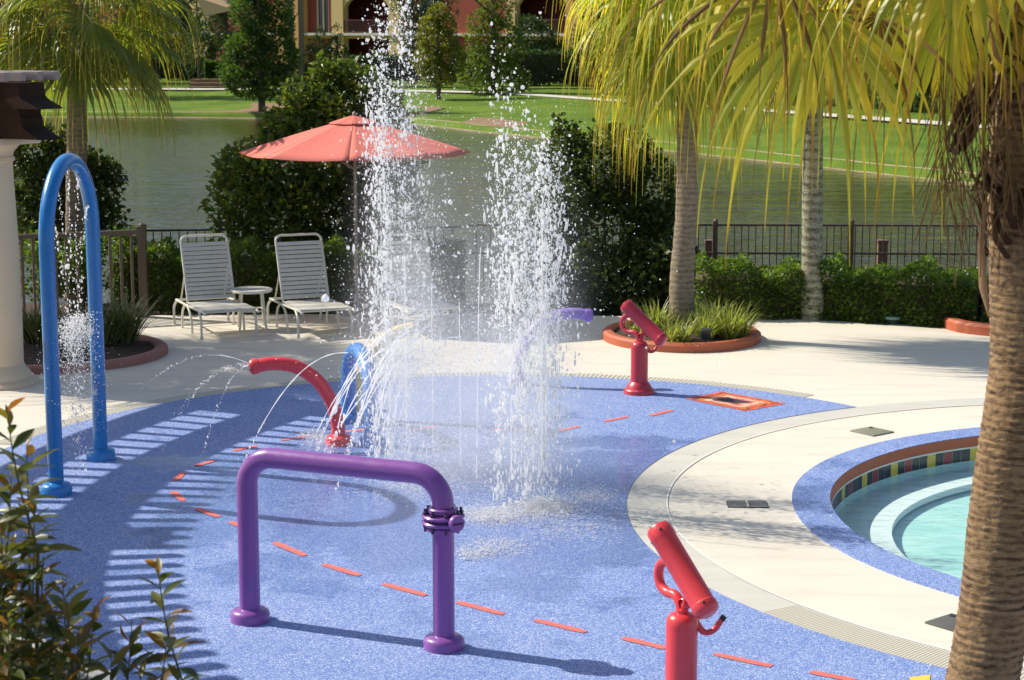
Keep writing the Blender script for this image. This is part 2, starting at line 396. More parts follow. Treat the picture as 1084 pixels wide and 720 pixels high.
def mat_graphic():
    """square floor graphic: orange and red border lines round a dark blurred centre"""
    m = bpy.data.materials.new('floor graphic'); nt, bs, out = nodes_of(m)
    tc = nt.nodes.new('ShaderNodeTexCoord')
    sp = nt.nodes.new('ShaderNodeSeparateXYZ'); nt.links.new(tc.outputs['Generated'], sp.inputs[0])
    uv = nt.nodes.new('ShaderNodeUVMap'); nt.links.new(uv.outputs[0], sp.inputs[0])
    def mth(op, a, b=None):
        n = N(nt, 'ShaderNodeMath', operation=op)
        for i, q in enumerate((a, b)):
            if hasattr(q, 'is_output'): nt.links.new(q, n.inputs[i])
            elif q is not None: n.inputs[i].default_value = q
        return n.outputs[0]
    dx = mth('ABSOLUTE', mth('SUBTRACT', sp.outputs[0], .5)); dy = mth('ABSOLUTE', mth('SUBTRACT', sp.outputs[1], .5))
    d = mth('MAXIMUM', dx, dy)
    nz = noise(nt, uv.outputs[0], 5, 4)
    d2 = mth('ADD', d, mth('MULTIPLY', mth('SUBTRACT', nz, .5), .30))
    c = ramp(nt, d2, [(0, (.03, .025, .04)), (.14, (.05, .03, .05)), (.2, (.62, .14, .10)), (.28, (.70, .55, .40)), (.33, (.62, .09, .05)), (.385, (.75, .24, .03)), (.40, (.05, .03, .03)), (.415, (.05, .03, .03)), (.43, (.68, .07, .05)), (.5, (.72, .16, .08))])
    nt.links.new(c, bs.inputs['Base Color']); bs.inputs['Roughness'].default_value = .6
    return m

# ------------------------------------------------------------------ mesh helpers
class MB:
    def __init__(s): s.v, s.f, s.mi = [], [], []
    def add(s, vs, fs, m=0):
        o = len(s.v); s.v += [tuple(p) for p in vs]
        for f in fs: s.f.append(tuple(i + o for i in f)); s.mi.append(m)
        return s
    def box(s, c, d, rot=None, m=0, bev=0.0):
        x, y, z = d[0] / 2, d[1] / 2, d[2] / 2
        b = min(bev, x * .45, y * .45, z * .45)
        if b <= 0:
            vs = [Vector((i * x, j * y, k * z)) for i in (-1, 1) for j in (-1, 1) for k in (-1, 1)]
            fs = [(0, 1, 3, 2), (4, 6, 7, 5), (0, 4, 5, 1), (2, 3, 7, 6), (0, 2, 6, 4), (1, 5, 7, 3)]
        else:
            bm = bmesh.new(); bmesh.ops.create_cube(bm, size=1)
            bmesh.ops.scale(bm, vec=(2 * x, 2 * y, 2 * z), verts=bm.verts)
            bmesh.ops.bevel(bm, geom=list(bm.edges), offset=b, segments=2, affect='EDGES', profile=.6)
            bm.verts.index_update()
            vs = [v.co.copy() for v in bm.verts]; fs = [tuple(v.index for v in f.verts) for f in bm.faces]; bm.free()
        if rot is not None: vs = [rot @ v for v in vs]
        return s.add([v + Vector(c) for v in vs], fs, m)
    def tube(s, pts, r, n=14, cap=True, m=0, flat=1.0):
        pts = [Vector(p) for p in pts]
        k = len(pts)
        rs = r if isinstance(r, (list, tuple)) else [r] * k
        t0 = (pts[1] - pts[0]).normalized()
        nrm = t0.orthogonal().normalized()
        if abs(t0.z) < .9: nrm = (Vector((0, 0, 1)) - t0 * t0.z).normalized()
        vs = []
        for i in range(k):
            t = (pts[min(i + 1, k - 1)] - pts[max(i - 1, 0)]).normalized()
            nrm = (nrm - t * nrm.dot(t)).normalized(); b = t.cross(nrm)
            for j in range(n):
                a = 2 * math.pi * j / n
                vs.append(pts[i] + (nrm * math.cos(a) * flat + b * math.sin(a)) * rs[i])
        fs = [(i * n + j, i * n + (j + 1) % n, (i + 1) * n + (j + 1) % n, (i + 1) * n + j) for i in range(k - 1) for j in range(n)]
        if cap: fs += [tuple(range(n))[::-1], tuple(range((k - 1) * n, k * n))]
        return s.add(vs, fs, m)
    def lathe(s, prof, c=(0, 0, 0), n=32, m=0, axis=None, sx=1, sy=1):
        """profile of (radius, height) pairs; closes with fans where the radius is 0"""
        c = Vector(c)
        q = Vector(axis).normalized().to_track_quat('Z', 'Y') if axis is not None else None
        vs, idx = [], []
        for (r, h) in prof:
            if r <= 1e-6: idx.append([len(vs)]); vs.append(Vector((0, 0, h)))
            else:
                idx.append(list(range(len(vs), len(vs) + n)))
                vs += [Vector((r * sx * math.cos(2 * math.pi * j / n), r * sy * math.sin(2 * math.pi * j / n), h)) for j in range(n)]
        fs = []
        for a, b in zip(idx, idx[1:]):
            for j in range(n):
                k = (j + 1) % n
                if len(a) == 1 and len(b) == 1: continue
                if len(a) == 1: fs.append((a[0], b[k], b[j])[::-1])
                elif len(b) == 1: fs.append((a[j], a[k], b[0]))
                else: fs.append((a[j], a[k], b[k], b[j]))
        if q is not None: vs = [q @ v for v in vs]
        return s.add([v + c for v in vs], fs, m)
    def prism(s, poly, z0, z1, m=0):
        """vertical extrusion of a plan polygon"""
        n = len(poly)
        vs = [Vector((p[0], p[1], z0)) for p in poly] + [Vector((p[0], p[1], z1)) for p in poly]
        fs = [tuple(range(n))[::-1], tuple(range(n, 2 * n))] + [(i, (i + 1) % n, n + (i + 1) % n, n + i) for i in range(n)]
        return s.add(vs, fs, m)
    def build(s, name, mats, parent=None, smooth=True, angle=38, loc=None):
        me = bpy.data.meshes.new(name)
        me.from_pydata(s.v, [], s.f)
        if not isinstance(mats, (list, tuple)): mats = [mats]
        for x in mats: me.materials.append(x)
        me.polygons.foreach_set('material_index', s.mi)
        bm = bmesh.new(); bm.from_mesh(me)
        bmesh.ops.recalc_face_normals(bm, faces=bm.faces)
        bm.to_mesh(me); bm.free()
        if smooth:
            me.polygons.foreach_set('use_smooth', [True] * len(me.polygons))
            me.set_sharp_from_angle(angle=R(angle))
        me.update()
        o = bpy.data.objects.new(name, me); COL.objects.link(o)
        if parent is not None: o.parent = parent
        if loc is not None: o.location = loc
        return o

def np_obj(name, V, F, mat, parent=None, uv=None, smooth=False):
    """mesh from numpy arrays; F is (m,3) or (m,4); uv per vertex"""
    me = bpy.data.meshes.new(name)
    V = np.asarray(V, np.float32); F = np.asarray(F, np.int32)
    k = F.shape[1]
    me.vertices.add(len(V)); me.vertices.foreach_set('co', V.ravel())
    me.loops.add(F.size); me.loops.foreach_set('vertex_index', F.ravel())
    me.polygons.add(len(F)); me.polygons.foreach_set('loop_start', np.arange(0, F.size, k, dtype=np.int32))
    try: me.polygons.foreach_set('loop_total', np.full(len(F), k, np.int32))
    except Exception: pass
    if uv is not None:
        l = me.uv_layers.new(name='UVMap'); l.data.foreach_set('uv', np.asarray(uv, np.float32)[F.ravel()].ravel())
    me.update(calc_edges=True)
    me.polygons.foreach_set('use_smooth', np.full(len(F), smooth, bool))
    me.materials.append(mat)
    o = bpy.data.objects.new(name, me); COL.objects.link(o)
    if parent is not None: o.parent = parent
    return o

def tag(o, label=None, cat=None, group=None, kind=None):
    if label: o['label'] = label
    if cat: o['category'] = cat
    if group: o['group'] = group
    if kind: o['kind'] = kind
    return o
def thing(name, loc, label, cat, group=None, rz=0.0):
    o = bpy.data.objects.new(name, None); COL.objects.link(o)
    o.location = loc; o.rotation_euler = (0, 0, rz); o.empty_display_size = .2
    return tag(o, label, cat, group)
def struct(o): o['kind'] = 'structure'; return o
def copy_tree(o, parent=None):
    c = o.copy(); COL.objects.link(c)
    if parent is not None: c.parent = parent
    for ch in list(o.children): copy_tree(ch, c)
    return c

def smooth_path(pts, n=10):
    """Catmull-Rom through the points"""
    pts = [Vector(p) for p in pts]
    q = [pts[0] * 2 - pts[1]] + pts + [pts[-1] * 2 - pts[-2]]
    out = []
    for i in range(1, len(q) - 2):
        for j in range(n):
            t = j / n
            a, b, c, d = q[i - 1], q[i], q[i + 1], q[i + 2]
            out.append(.5 * ((2 * b) + (c - a) * t + (2 * a - 5 * b + 4 * c - d) * t * t + (3 * b - a - 3 * c + d) * t ** 3))
    out.append(pts[-1])
    return out
def fillet_path(pts, r, n=8):
    pts = [Vector(p) for p in pts]; out = [pts[0]]
    for i in range(1, len(pts) - 1):
        a, b, c = pts[i - 1], pts[i], pts[i + 1]
        u, w = (a - b).normalized(), (c - b).normalized()
        ang = u.angle(w); d = r / math.tan(ang / 2)
        p0, p1 = b + u * d, b + w * d
        ctr = b + (u + w).normalized() * (r / math.sin(ang / 2))
        e0, e1 = p0 - ctr, p1 - ctr
        th = e0.angle(e1)
        for k in range(n + 1):
            t = k / n
            out.append(ctr + (e0 * math.sin((1 - t) * th) + e1 * math.sin(t * th)) / math.sin(th))
    out.append(pts[-1])
    return out

def flat_region(name, loops, z, mat, thick=0.0):
    """flat sheet bounded by an outer loop and optional hole loops"""
    bm = bmesh.new(); edges = []
    for lp in loops:
        vs = [bm.verts.new((p[0], p[1], z)) for p in lp]
        edges += [bm.edges.new((vs[i], vs[(i + 1) % len(vs)])) for i in range(len(vs))]
    bmesh.ops.triangle_fill(bm, use_beauty=True, use_dissolve=False, edges=edges)
    for f in bm.faces:
        f.normal_update()
        if f.normal.z < 0: f.normal_flip()
    if thick:
        r = bmesh.ops.extrude_face_region(bm, geom=list(bm.faces))
        vs = [g for g in r['geom'] if isinstance(g, bmesh.types.BMVert)]
        bmesh.ops.translate(bm, verts=vs, vec=(0, 0, -thick))
        bmesh.ops.recalc_face_normals(bm, faces=bm.faces)
    me = bpy.data.meshes.new(name); bm.to_mesh(me); bm.free()
    me.materials.append(mat)
    o = bpy.data.objects.new(name, me); COL.objects.link(o)
    return o
def circle(cx, cy, r, n=128, a0=0, a1=360):
    full = abs(a1 - a0) >= 360
    return [(cx + r * math.cos(R(a0 + (a1 - a0) * i / (n if full else n - 1))), cy + r * math.sin(R(a0 + (a1 - a0) * i / (n if full else n - 1)))) for i in range(n)]
def ring(name, cx, cy, r0, r1, z, mat, a0=0, a1=360, n=160, h=0.0):
    k = n if abs(a1 - a0) < 360 else n
    A = np.radians(np.linspace(a0, a1, k + 1))
    V = []
    for a in A: V += [(cx + r0 * math.cos(a), cy + r0 * math.sin(a), z), (cx + r1 * math.cos(a), cy + r1 * math.sin(a), z)]
    F = [(2 * i, 2 * i + 1, 2 * i + 3, 2 * i + 2) for i in range(k)]
    if h:
        o = len(V)
        V += [(x, y, zz - h) for x, y, zz in V]
        F += [(2 * i, 2 * i + 2, o + 2 * i + 2, o + 2 * i) for i in range(k)] + [(2 * i + 1, o + 2 * i + 1, o + 2 * i + 3, 2 * i + 3) for i in range(k)]
    return np_obj(name, V, F, mat)

# ------------------------------------------------------------------ foliage helpers
def unit(a): return a / np.maximum(np.linalg.norm(a, axis=-1, keepdims=True), 1e-9)
def leaf_arrays(p, d, size, wr=.32, fold=.25):
    n = len(p); d = unit(d)
    up = unit(RNG.normal(size=(n, 3)) * .55 + np.array([0, 0, 1.0]))
    side = unit(np.cross(d, up)); nm = np.cross(side, d)
    L = size[:, None]
    b = p; t = p + d * L - np.array([0, 0, .12]) * L
    mid = p + d * L * .48
    l = mid + side * L * wr + nm * L * wr * fold
    r = mid - side * L * wr + nm * L * wr * fold
    V = np.stack([b, l, t, r], 1).reshape(-1, 3)
    i = np.arange(n)[:, None] * 4
    F = np.concatenate([i + np.array([0, 1, 2]), i + np.array([0, 2, 3])], 0)
    return V, F
def blob_points(blobs, n, shell=.35, rough=.18):
    """points spread through the outer part of a set of lumpy ellipsoids"""
    w = np.array([b[3] * b[4] + b[4] * b[5] + b[3] * b[5] for b in blobs]); w = w / w.sum()
    k = RNG.choice(len(blobs), n, p=w)
    B = np.array(blobs, float)[k]
    u = unit(RNG.normal(size=(n, 3)))
    fr = np.sin(u[:, 0] * 7 + k * 3) * np.sin(u[:, 1] * 6 + k) * np.sin(u[:, 2] * 8 + 2 * k)
    rad = (1 - shell * RNG.random(n) ** 1.7) * (1 + rough * fr) + RNG.normal(size=n) * .03
    p = B[:, :3] + u * B[:, 3:6] * rad[:, None]
    # drop points buried inside another blob
    inside = np.zeros(n, bool)
    for j, b in enumerate(blobs):
        q = ((p - np.array(b[:3])) / np.array(b[3:6]))
        inside |= ((q ** 2).sum(1) < (1 - shell) ** 2 * .95) & (k != j)
    return p[~inside], u[~inside]
def foliage(name, blobs, n, size, mat, parent=None, shell=.35, rough=.18, wr=.32, upb=.35, zmin=None, jit=.8):
    p, u = blob_points(blobs, n, shell, rough)
    if zmin is not None:
        k = p[:, 2] > zmin; p, u = p[k], u[k]
    d = u + RNG.normal(size=p.shape) * jit + np.array([0, 0, upb])
    sz = size * (.6 + .8 * RNG.random(len(p)))
    V, F = leaf_arrays(p, d, sz, wr)
    return np_obj(name, V, F, mat, parent)
def box_leaves(name, path, w, z0, z1, n, size, mat, parent=None, hgt=None):
    """clipped hedge: leaves on and just under the faces of a band following the path"""
    path = np.array(path, float); seg = np.diff(path, axis=0); L = np.linalg.norm(seg, axis=1); cum = np.r_[0, L.cumsum()]
    t = RNG.random(n) * cum[-1]; i = np.minimum(np.searchsorted(cum, t, side='right') - 1, len(L) - 1)
    f = (t - cum[i]) / L[i]
    c = path[i] + seg[i] * f[:, None]
    nr = np.stack([seg[i][:, 1], -seg[i][:, 0]], 1) / L[i][:, None]
    fc = RNG.random(n)
    lump = .06 * np.sin(t * 5.1) + .05 * np.sin(t * 11.7 + 1) + .03 * np.sin(t * 23)
    z1v = z1 + lump
    s = np.where(fc < .45, w / 2, np.where(fc < .55, -w / 2, (RNG.random(n) - .5) * w))
    z = np.where(fc < .55, z0 + (z1v - z0) * RNG.random(n), z1v)
    ind = np.abs(RNG.normal(size=n)) * .07
    out = np.where(fc < .45, 1.0, np.where(fc < .55, -1.0, 0.0))
    s = s - out * ind; z = np.where(fc >= .55, z - ind, z)
    s = s + .04 * np.sin(t * 9 + z * 8)
    sgn = np.where(np.abs(s) > 0, 1, 1)
    pos = np.stack([c[:, 0] + nr[:, 0] * s, c[:, 1] + nr[:, 1] * s, z], 1)
    d = np.stack([nr[:, 0] * out, nr[:, 1] * out, np.where(fc >= .55, 1.0, .25)], 1) + RNG.normal(size=(n, 3)) * .7
    V, F = leaf_arrays(pos, d, size * (.6 + .8 * RNG.random(n)), .36)
    ob = np_obj(name, V, F, mat, parent)
    core = MB()
    for a, b in zip(path, path[1:]):
        a, b = Vector((*a, (z0 + z1) / 2 - .04)), Vector((*b, (z0 + z1) / 2 - .04)); dv = b - a
        core.box((a + b) / 2, (dv.length, w - .3, z1 - z0 - .2), Matrix.Rotation(math.atan2(dv.y, dv.x), 3, 'Z'))
    core.build('branches', M['bark'], ob, smooth=False)
    return ob
def blades(name, centers, n, h, mat, parent=None, spread=.5, wid=.011):
    """arching strap leaves growing from tuft centres"""
    cs = np.array(centers, float); m = 6
    k = RNG.integers(0, len(cs), n)
    az = RNG.random(n) * 2 * np.pi; lean = (.15 + .85 * RNG.random(n) ** .8) * spread
    L = h * (.6 + .6 * RNG.random(n))
    base = cs[k] + np.stack([np.cos(az), np.sin(az), np.zeros(n)], 1) * (RNG.random(n) * .07)[:, None]
    d = unit(np.stack([np.cos(az) * lean, np.sin(az) * lean, np.ones(n)], 1))
    side = np.stack([-np.sin(az), np.cos(az), np.zeros(n)], 1)
    p = base.copy(); rows = []
    g = .18 + .5 * RNG.random(n)
    for j in range(m):
        t = j / (m - 1)
        w = wid * (1 - t ** 2) * (.7 + .5 * RNG.random(n))
        rows.append(np.stack([p - side * w[:, None], p + side * w[:, None]], 1))
        d = unit(d + np.stack([np.zeros(n), np.zeros(n), -g * t * .9], 1) + np.stack([np.cos(az), np.sin(az), np.zeros(n)], 1) * (.12 * g)[:, None])
        p = p + d * (L / (m - 1))[:, None]
    V = np.stack(rows, 1).reshape(-1, 3)
    i = (np.arange(n) * m * 2)[:, None, None] + (np.arange(m - 1) * 2)[None, :, None] + np.array([0, 1, 3, 2])[None, None, :]
    return np_obj(name, V, i.reshape(-1, 4), mat, parent)

def frond_arrays(o, az, el, pet, bl, nseg=40, sweep=125, petdroop=.35, grav=2.6, split=.42, wmax=.024, seed=0, roll=None):
    """one ribbon fan leaf: returns petiole path, blade verts, faces and uv"""
    rg = np.random.default_rng(seed)
    d = np.array([math.cos(az) * math.cos(el), math.sin(az) * math.cos(el), math.sin(el)])
    p = np.array(o, float); path = [p.copy()]
    for i in range(10):
        d = unit(d + np.array([0, 0, -petdroop * .1])); p = p + d * pet / 10; path.append(p.copy())
    f = d
    s = np.cross(f, [0, 0, 1.0]); s = unit(s) if np.linalg.norm(s) > .05 else np.array([-math.sin(az), math.cos(az), 0])
    nm = np.cross(s, f)
    roll = rg.normal() * .3 if roll is None else roll
    s, nm = s * math.cos(roll) + nm * math.sin(roll), nm * math.cos(roll) - s * math.sin(roll)
    a = np.radians(np.linspace(-sweep, sweep, nseg)) + rg.normal(size=nseg) * .02
    da = np.radians(2 * sweep / nseg)
    dirs = unit(np.cos(a)[:, None] * f + np.sin(a)[:, None] * s + (.22 - .1 * np.cos(a))[:, None] * nm)
    L = bl * (.72 + .28 * np.cos(a / 1.5)) * (.68 + .5 * rg.random(nseg))
    m = 15
    pos = np.repeat(p[None], nseg, 0) + dirs * .02
    D = dirs.copy(); rows = []; uvs = []
    wob = rg.normal(size=(nseg, 3)) * .25
    gk = grav * (.65 + .7 * rg.random(nseg))
    for j in range(m):
        t = j / (m - 1)
        rr = np.linalg.norm(pos - p, axis=1)
        wf = np.minimum(wmax, rr * math.tan(da / 2) * 1.02)
        wj = wf if t < split else np.minimum(wf, wmax) * np.maximum(.06, (1 - (t - split) / (1 - split)) ** .75 * .38)
        wd = unit(np.cross(nm[None], D)); fn = np.cross(D, wd)
        wj = np.broadcast_to(wj, (nseg,))[:, None]
        rows.append(np.stack([pos - wd * wj, pos + fn * wj * .45, pos + wd * wj], 1))
        uvs.append(np.stack([np.stack([np.full(nseg, q), np.full(nseg, t)], 1) for q in (0, .5, 1)], 1))
        if t > split * .75:
            tt = (t - split * .75)
            D = unit(D + np.array([0, 0, -1.0])[None] * (gk * (.05 + tt * .5) * .30)[:, None] + wob * .05 * tt)
        else:
            D = unit(D + np.array([0, 0, -1.0])[None] * .012 * grav)
        pos = pos + D * (L / (m - 1))[:, None]
    V = np.stack(rows, 1).reshape(-1, 3); UV = np.stack(uvs, 1).reshape(-1, 2)
    i = (np.arange(nseg) * m * 3)[:, None, None, None] + (np.arange(m - 1) * 3)[None, :, None, None] + np.arange(2)[None, None, :, None] + np.array([0, 1, 4, 3])
    return path, V, i.reshape(-1, 4), UV

def frond(root, o, az, el, pet, bl, mat, petmat, seed, **kw):
    path, V, F, UV = frond_arrays(o, az, el, pet, bl, seed=seed, **kw)
    b = np_obj('frond', V, F, mat, root, UV)
    mb = MB(); k = len(path)
    mb.tube([Vector(q) for q in path], [.016 - .008 * i / k for i in range(k)], 6, flat=.6)
    mb.build('leaf_stalk', petmat, b)
    return b

def trunk(root, pts, rads, mat, rings=60, n=28, amp=.03, name='trunk'):
    path = smooth_path(pts, max(2, rings // (len(pts) - 1)))
    k = len(path); rr = np.interp(np.linspace(0, 1, k), np.linspace(0, 1, len(rads)), rads)
    rr = [r * (1 + amp * math.sin(i * 2.4) + amp * .8 * random.uniform(-1, 1)) for i, r in enumerate(rr)]
    mb = MB(); mb.tube(path, rr, n)
    return mb.build(name, mat, root, angle=180)

# ================================================================== SETTING
POOL = (5.26, 13.36)
PADC, PADR = (-0.11, 14.65), 4.24
WATER_Z = -1.2

# terrain: one sheet, dipping under the pool and down into the lake bed, out to the horizon
def ground_z(x, y):
    z = -.14
    d = math.hypot(x - POOL[0], y - POOL[1])
    if d < 4.0: z = -.14 - 1.2 * min(1, max(0, (4.0 - d) / .8))
    e = y - 25.2
    if e > 0: z = max(-2.6, -.14 - e * .32)
    if y > 500: z = -2.6
    return z
xs = sorted(set([-1500, -600, -250, -120, -60] + [round(v, 2) for v in np.arange(-30, 30.1, 1.0)] + [round(v, 2) for v in np.arange(0.8, 9.8, .4)] + [60, 120, 250, 600, 1500]))
ys = sorted(set([-400, -100, -30, -10, 0, 3] + [round(v, 2) for v in np.arange(5, 34, .8)] + [round(v, 2) for v in np.arange(9, 18, .4)] + [40, 55, 80, 120, 250, 600, 1800]))
V = [(x, y, ground_z(x, y)) for y in ys for x in xs]
nx = len(xs)
F = [(j * nx + i, j * nx + i + 1, (j + 1) * nx + i + 1, (j + 1) * nx + i) for j in range(len(ys) - 1) for i in range(nx - 1)]
struct(np_obj('ground', V, F, M['soil'], smooth=True))

# lake and far bank
SHORE = [(-140, 118), (-95, 108), (-60, 102), (-40, 101), (-22.6, 101), (-13, 99.5), (-6, 95), (-0.8, 85.5), (3.8, 77.6), (9, 67.5), (14.1, 57.7), (19, 50.5), (30, 42), (60, 36), (140, 30)]
sh = [Vector((p[0], p[1], 0)) for p in smooth_path([(x, y, 0) for x, y in SHORE], 8)]
lake_poly = [(-200, 27.0), (200, 27.0), (200, 22)] 
lk = flat_region('lake_water', [[(-220, 26.0), (220, 26.0), (220, 150), (-220, 150)]], WATER_Z, mat_lake())
struct(lk)
OFF = [(-1.5, -2.4), (-.15, -1.35), (.0, -1.02), (.45, -.96), (3.5, -.82), (9, -.62), (16, -.42), (24, -.28), (45, -.2), (120, 0), (700, 1.0)]
def shift_dir(p):
    t = min(1, max(0, (p.x + 20) / 40)); v = Vector((.05 + .55 * t, 1 - .25 * t, 0)); return v.normalized()
V, k = [], len(OFF)
for p in sh:
    d = shift_dir(p)
    for (o, z) in OFF:
        q = p + d * o; V.append((q.x, q.y, z + (.05 * math.sin(q.x * .7) if 3 < o < 40 else 0)))
F = [(i * k + j, i * k + j + 1, (i + 1) * k + j + 1, (i + 1) * k + j) for i in range(len(sh) - 1) for j in range(k - 1)]
lawn = np_obj('lawn', V, F, mat_lawn(), smooth=True); struct(lawn)
def lawn_z(off):
    return float(np.interp(off, [o for o, z in OFF], [z for o, z in OFF]))
def bankpt(px, py, z=-.6):
    q = P(px, py, z); return q
# pale edging of stones and bare soil along the water line
def bank_strip(name, o0, o1, z0, z1, mat, lo=0, hi=None):
    V = []
    for i, p in enumerate(sh[lo:hi]):
        d = shift_dir(p); w = .12 * math.sin(i * 1.7)
        a, b = p + d * o0, p + d * (o1 + w * (o1 - o0)); V += [(a.x, a.y, z0), (b.x, b.y, z1)]
    n = len(V) // 2
    F = [(2 * i, 2 * i + 1, 2 * i + 3, 2 * i + 2) for i in range(n - 1)]
    return struct(np_obj(name, V, F, mat))
bank_strip('shoreline', -.18, .62, -1.22, -.93, m_simple('shore soil', (.36, .27, .17), .95, .3, 3, .5, 20))
mulchm = m_simple('dry mulch', (.24, .145, .075), .95, .35, 2, .6, 10)
bank_strip('mulch_bed', .5, 6.5, -.945, -.68, mulchm, 36, 50)
bank_strip('mulch_bed', .5, 3.2, -.945, -.80, mulchm, 53, 58)
pathm = m_simple('pale footpath', (.60, .57, .50), .85, .08, 1, .1, 20)
V = []
for p in sh:
    d = shift_dir(p); t = min(1, max(0, (p.x + 5) / 20)); o = 17.5 - 4.5 * t
    for e in (0, 1.7 - .2 * t):
        q = p + d * (o + e); V.append((q.x, q.y, lawn_z(o + e) + .07))
F = [(2 * i, 2 * i + 1, 2 * i + 3, 2 * i + 2) for i in range(len(sh) - 1)]
struct(np_obj('path', V, F, pathm))

# deck with the pool cut out
back = [(P(740, 335).x, P(740, 335).y), (P(860, 338).x, P(860, 338).y), (P(1000, 346).x, P(1000, 346).y), (9, 21.2), (14, 19.5)]
deck_outer = [(-14, 4), (14, 4)] + back[::-1] + [(1.6, 22.9), (0, 23.1), (-3, 23.1), (-4.4, 23.0), (-5.3, 22.1), (-14, 22.1)]
hole = circle(*POOL, 2.93, 128)
struct(flat_region('deck', [deck_outer, hole], 0.0, mat_deck(), .12))

# splash pad: bounded by its own round edge and by the ring of deck around the pool
def pad_outline(r_pool, grow=0.0, z=0):
    a_t = None
    pts = []
    for i in range(0, 361):
        a = R(20 + i * 200 / 360)
        q = (PADC[0] + (PADR + grow) * math.cos(a), PADC[1] + (PADR + grow) * math.sin(a))
        if math.hypot(q[0] - POOL[0], q[1] - POOL[1]) > r_pool: pts.append(q)
    pts += [(-4.15 - grow, 11.5), (-4.6 - grow, 9.0), (-4.0 - grow, 6.0), (0, 5.0), (3.4, 6.2), (4.3, 8.2)]
    q0 = pts[0]
    a0 = math.atan2(8.99 - POOL[1], 4.6 - POOL[0]); a1 = math.atan2(q0[1] - POOL[1], q0[0] - POOL[0])
    a0 = a0 % (2 * math.pi); a1 = a1 % (2 * math.pi)
    n = 110
    for i in range(n): 
        a = a0 + (a1 - a0) * i / n
        pts.append((POOL[0] + r_pool * math.cos(a), POOL[1] + r_pool * math.sin(a)))
    return pts
pad = struct(flat_region('splash_pad', [pad_outline(4.42)], .008, mat_pad()))
struct(ring('drain_channel', *PADC, PADR + .01, PADR + .20, .004, mat_grate(*PADC, 95.0), 47, 166, 200))
band = struct(ring('damp_border', *POOL, 4.13, 4.43, .004, mat_band(), 95, 262, 200))
struct(ring('border_joint', *POOL, 4.112, 4.128, .006, m_simple('pale joint', (.78, .76, .70), .6, .05), 100, 262, 200))
struct(ring('drain_channel', *POOL, 4.15, 4.42, .007, mat_grate(*POOL, 190.0), 212, 262, 80))

# painted dashes and the floor graphic belong to the pad surface
dash = [((207, 493), (228, 487)), ((185, 509), (194, 500)), ((183, 520), (194, 530)), ((208, 538), (232, 547)), ((244, 552), (262, 560)), ((290, 574), (323, 588)), ((342, 597), (381, 609)), ((406, 618), (451, 630)), ((484, 637), (533, 650)), ((566, 656), (620, 669)), ((659, 675), (705, 686)), ((756, 692), (817, 705)), ((858, 711), (905, 720)), ((247, 477), (272, 472)), ((298, 466), (325, 462)), ((592, 456), (613, 451)), ((640, 446), (664, 441)), ((688, 440), (712, 434)), ((362, 457), (392, 454)), ((430, 453), (462, 452)), ((520, 454), (560, 455))]
mb = MB()
for a, b in dash:
    a, b = P(*a, .012), P(*b, .012); d = (b - a); L = d.length; d.normalize(); s = Vector((-d.y, d.x, 0)) * .032
    pts = []
    for i in range(9):
        t = i / 8; c = a + d * L * t; w = (.82 + .18 * random.random()) * (.75 if i in (0, 8) else 1)
        pts += [c - s * w, c + s * w]
    mb.add(pts, [(2 * i, 2 * i + 2, 2 * i + 3, 2 * i + 1) for i in range(8)])
mb.build('dash_marking', m_simple('coral floor dashes', (.74, .16, .13), .75, .15, 30, .3, 120), pad, smooth=False)
y0 = [P(962, 717, .012), P(985, 714, .012), P(984, 722, .012), P(966, 724, .012)]
MB().add(y0, [(0, 1, 2, 3)]).build('yellow_marking', m_simple('yellow floor mark', (.75, .55, .08), .75, .15, 30), pad, smooth=False)
gq = [P(725, 422, .012), P(764, 414.5, .012), P(832, 427, .012), P(789, 435, .012)]
np_obj('floor_graphic', [tuple(q) for q in gq], [(3, 2, 1, 0)], mat_graphic(), pad, [(0, 1), (1, 1), (1, 0), (0, 0)])

# pool
cop = struct(ring('pool_coping', *POOL, 2.905, 3.19, .014, pad.data.materials[0], 0, 360, 200, .02))
def wall_ring(name, r, z0, z1, mat, n=200):
    V = []
    for i in range(n):
        a = 2 * math.pi * i / n
        V += [(POOL[0] + r * math.cos(a), POOL[1] + r * math.sin(a), z0), (POOL[0] + r * math.cos(a), POOL[1] + r * math.sin(a), z1)]
    F = [(2 * i, 2 * i + 1, (2 * i + 3) % (2 * n), (2 * i + 2) % (2 * n)) for i in range(n)]
    return struct(np_obj(name, V, F, mat, smooth=True))
wall_ring('pool_rim', 2.902, -.078, .010, M['terracotta'])
wall_ring('pool_rim_joint', 2.898, -.092, -.078, m_simple('white grout', (.75, .74, .68), .6, .05))
wall_ring('pool_tiles', 2.902, -.20, -.092, mat_tiles(*POOL))
pf = mat_poolfloor()
bench_m = m_simple('pale blue plaster', (.56, .74, .72), .8, .08, 3, 0)
nose_m = m_simple('white plaster nosing', (.88, .90, .88), .7, .04, 3, 0)
wall_ring('pool_wall', 2.9, -.28, -.20, bench_m)
struct(ring('pool_bench', *POOL, 2.60, 2.905, -.262, bench_m))
struct(ring('pool_bench', *POOL, 2.44, 2.60, -.255, nose_m, h=.05))
wall_ring('pool_wall', 2.445, -.40, -.30, m_simple('turquoise riser', (.10, .30, .32), .8, .2, 3, 0))
struct(flat_region('pool_floor', [circle(*POOL, 2.45, 96)], -.325, pf))
struct(flat_region('pool_water', [circle(*POOL, 2.9, 128)], -.185, mat_poolwater()))

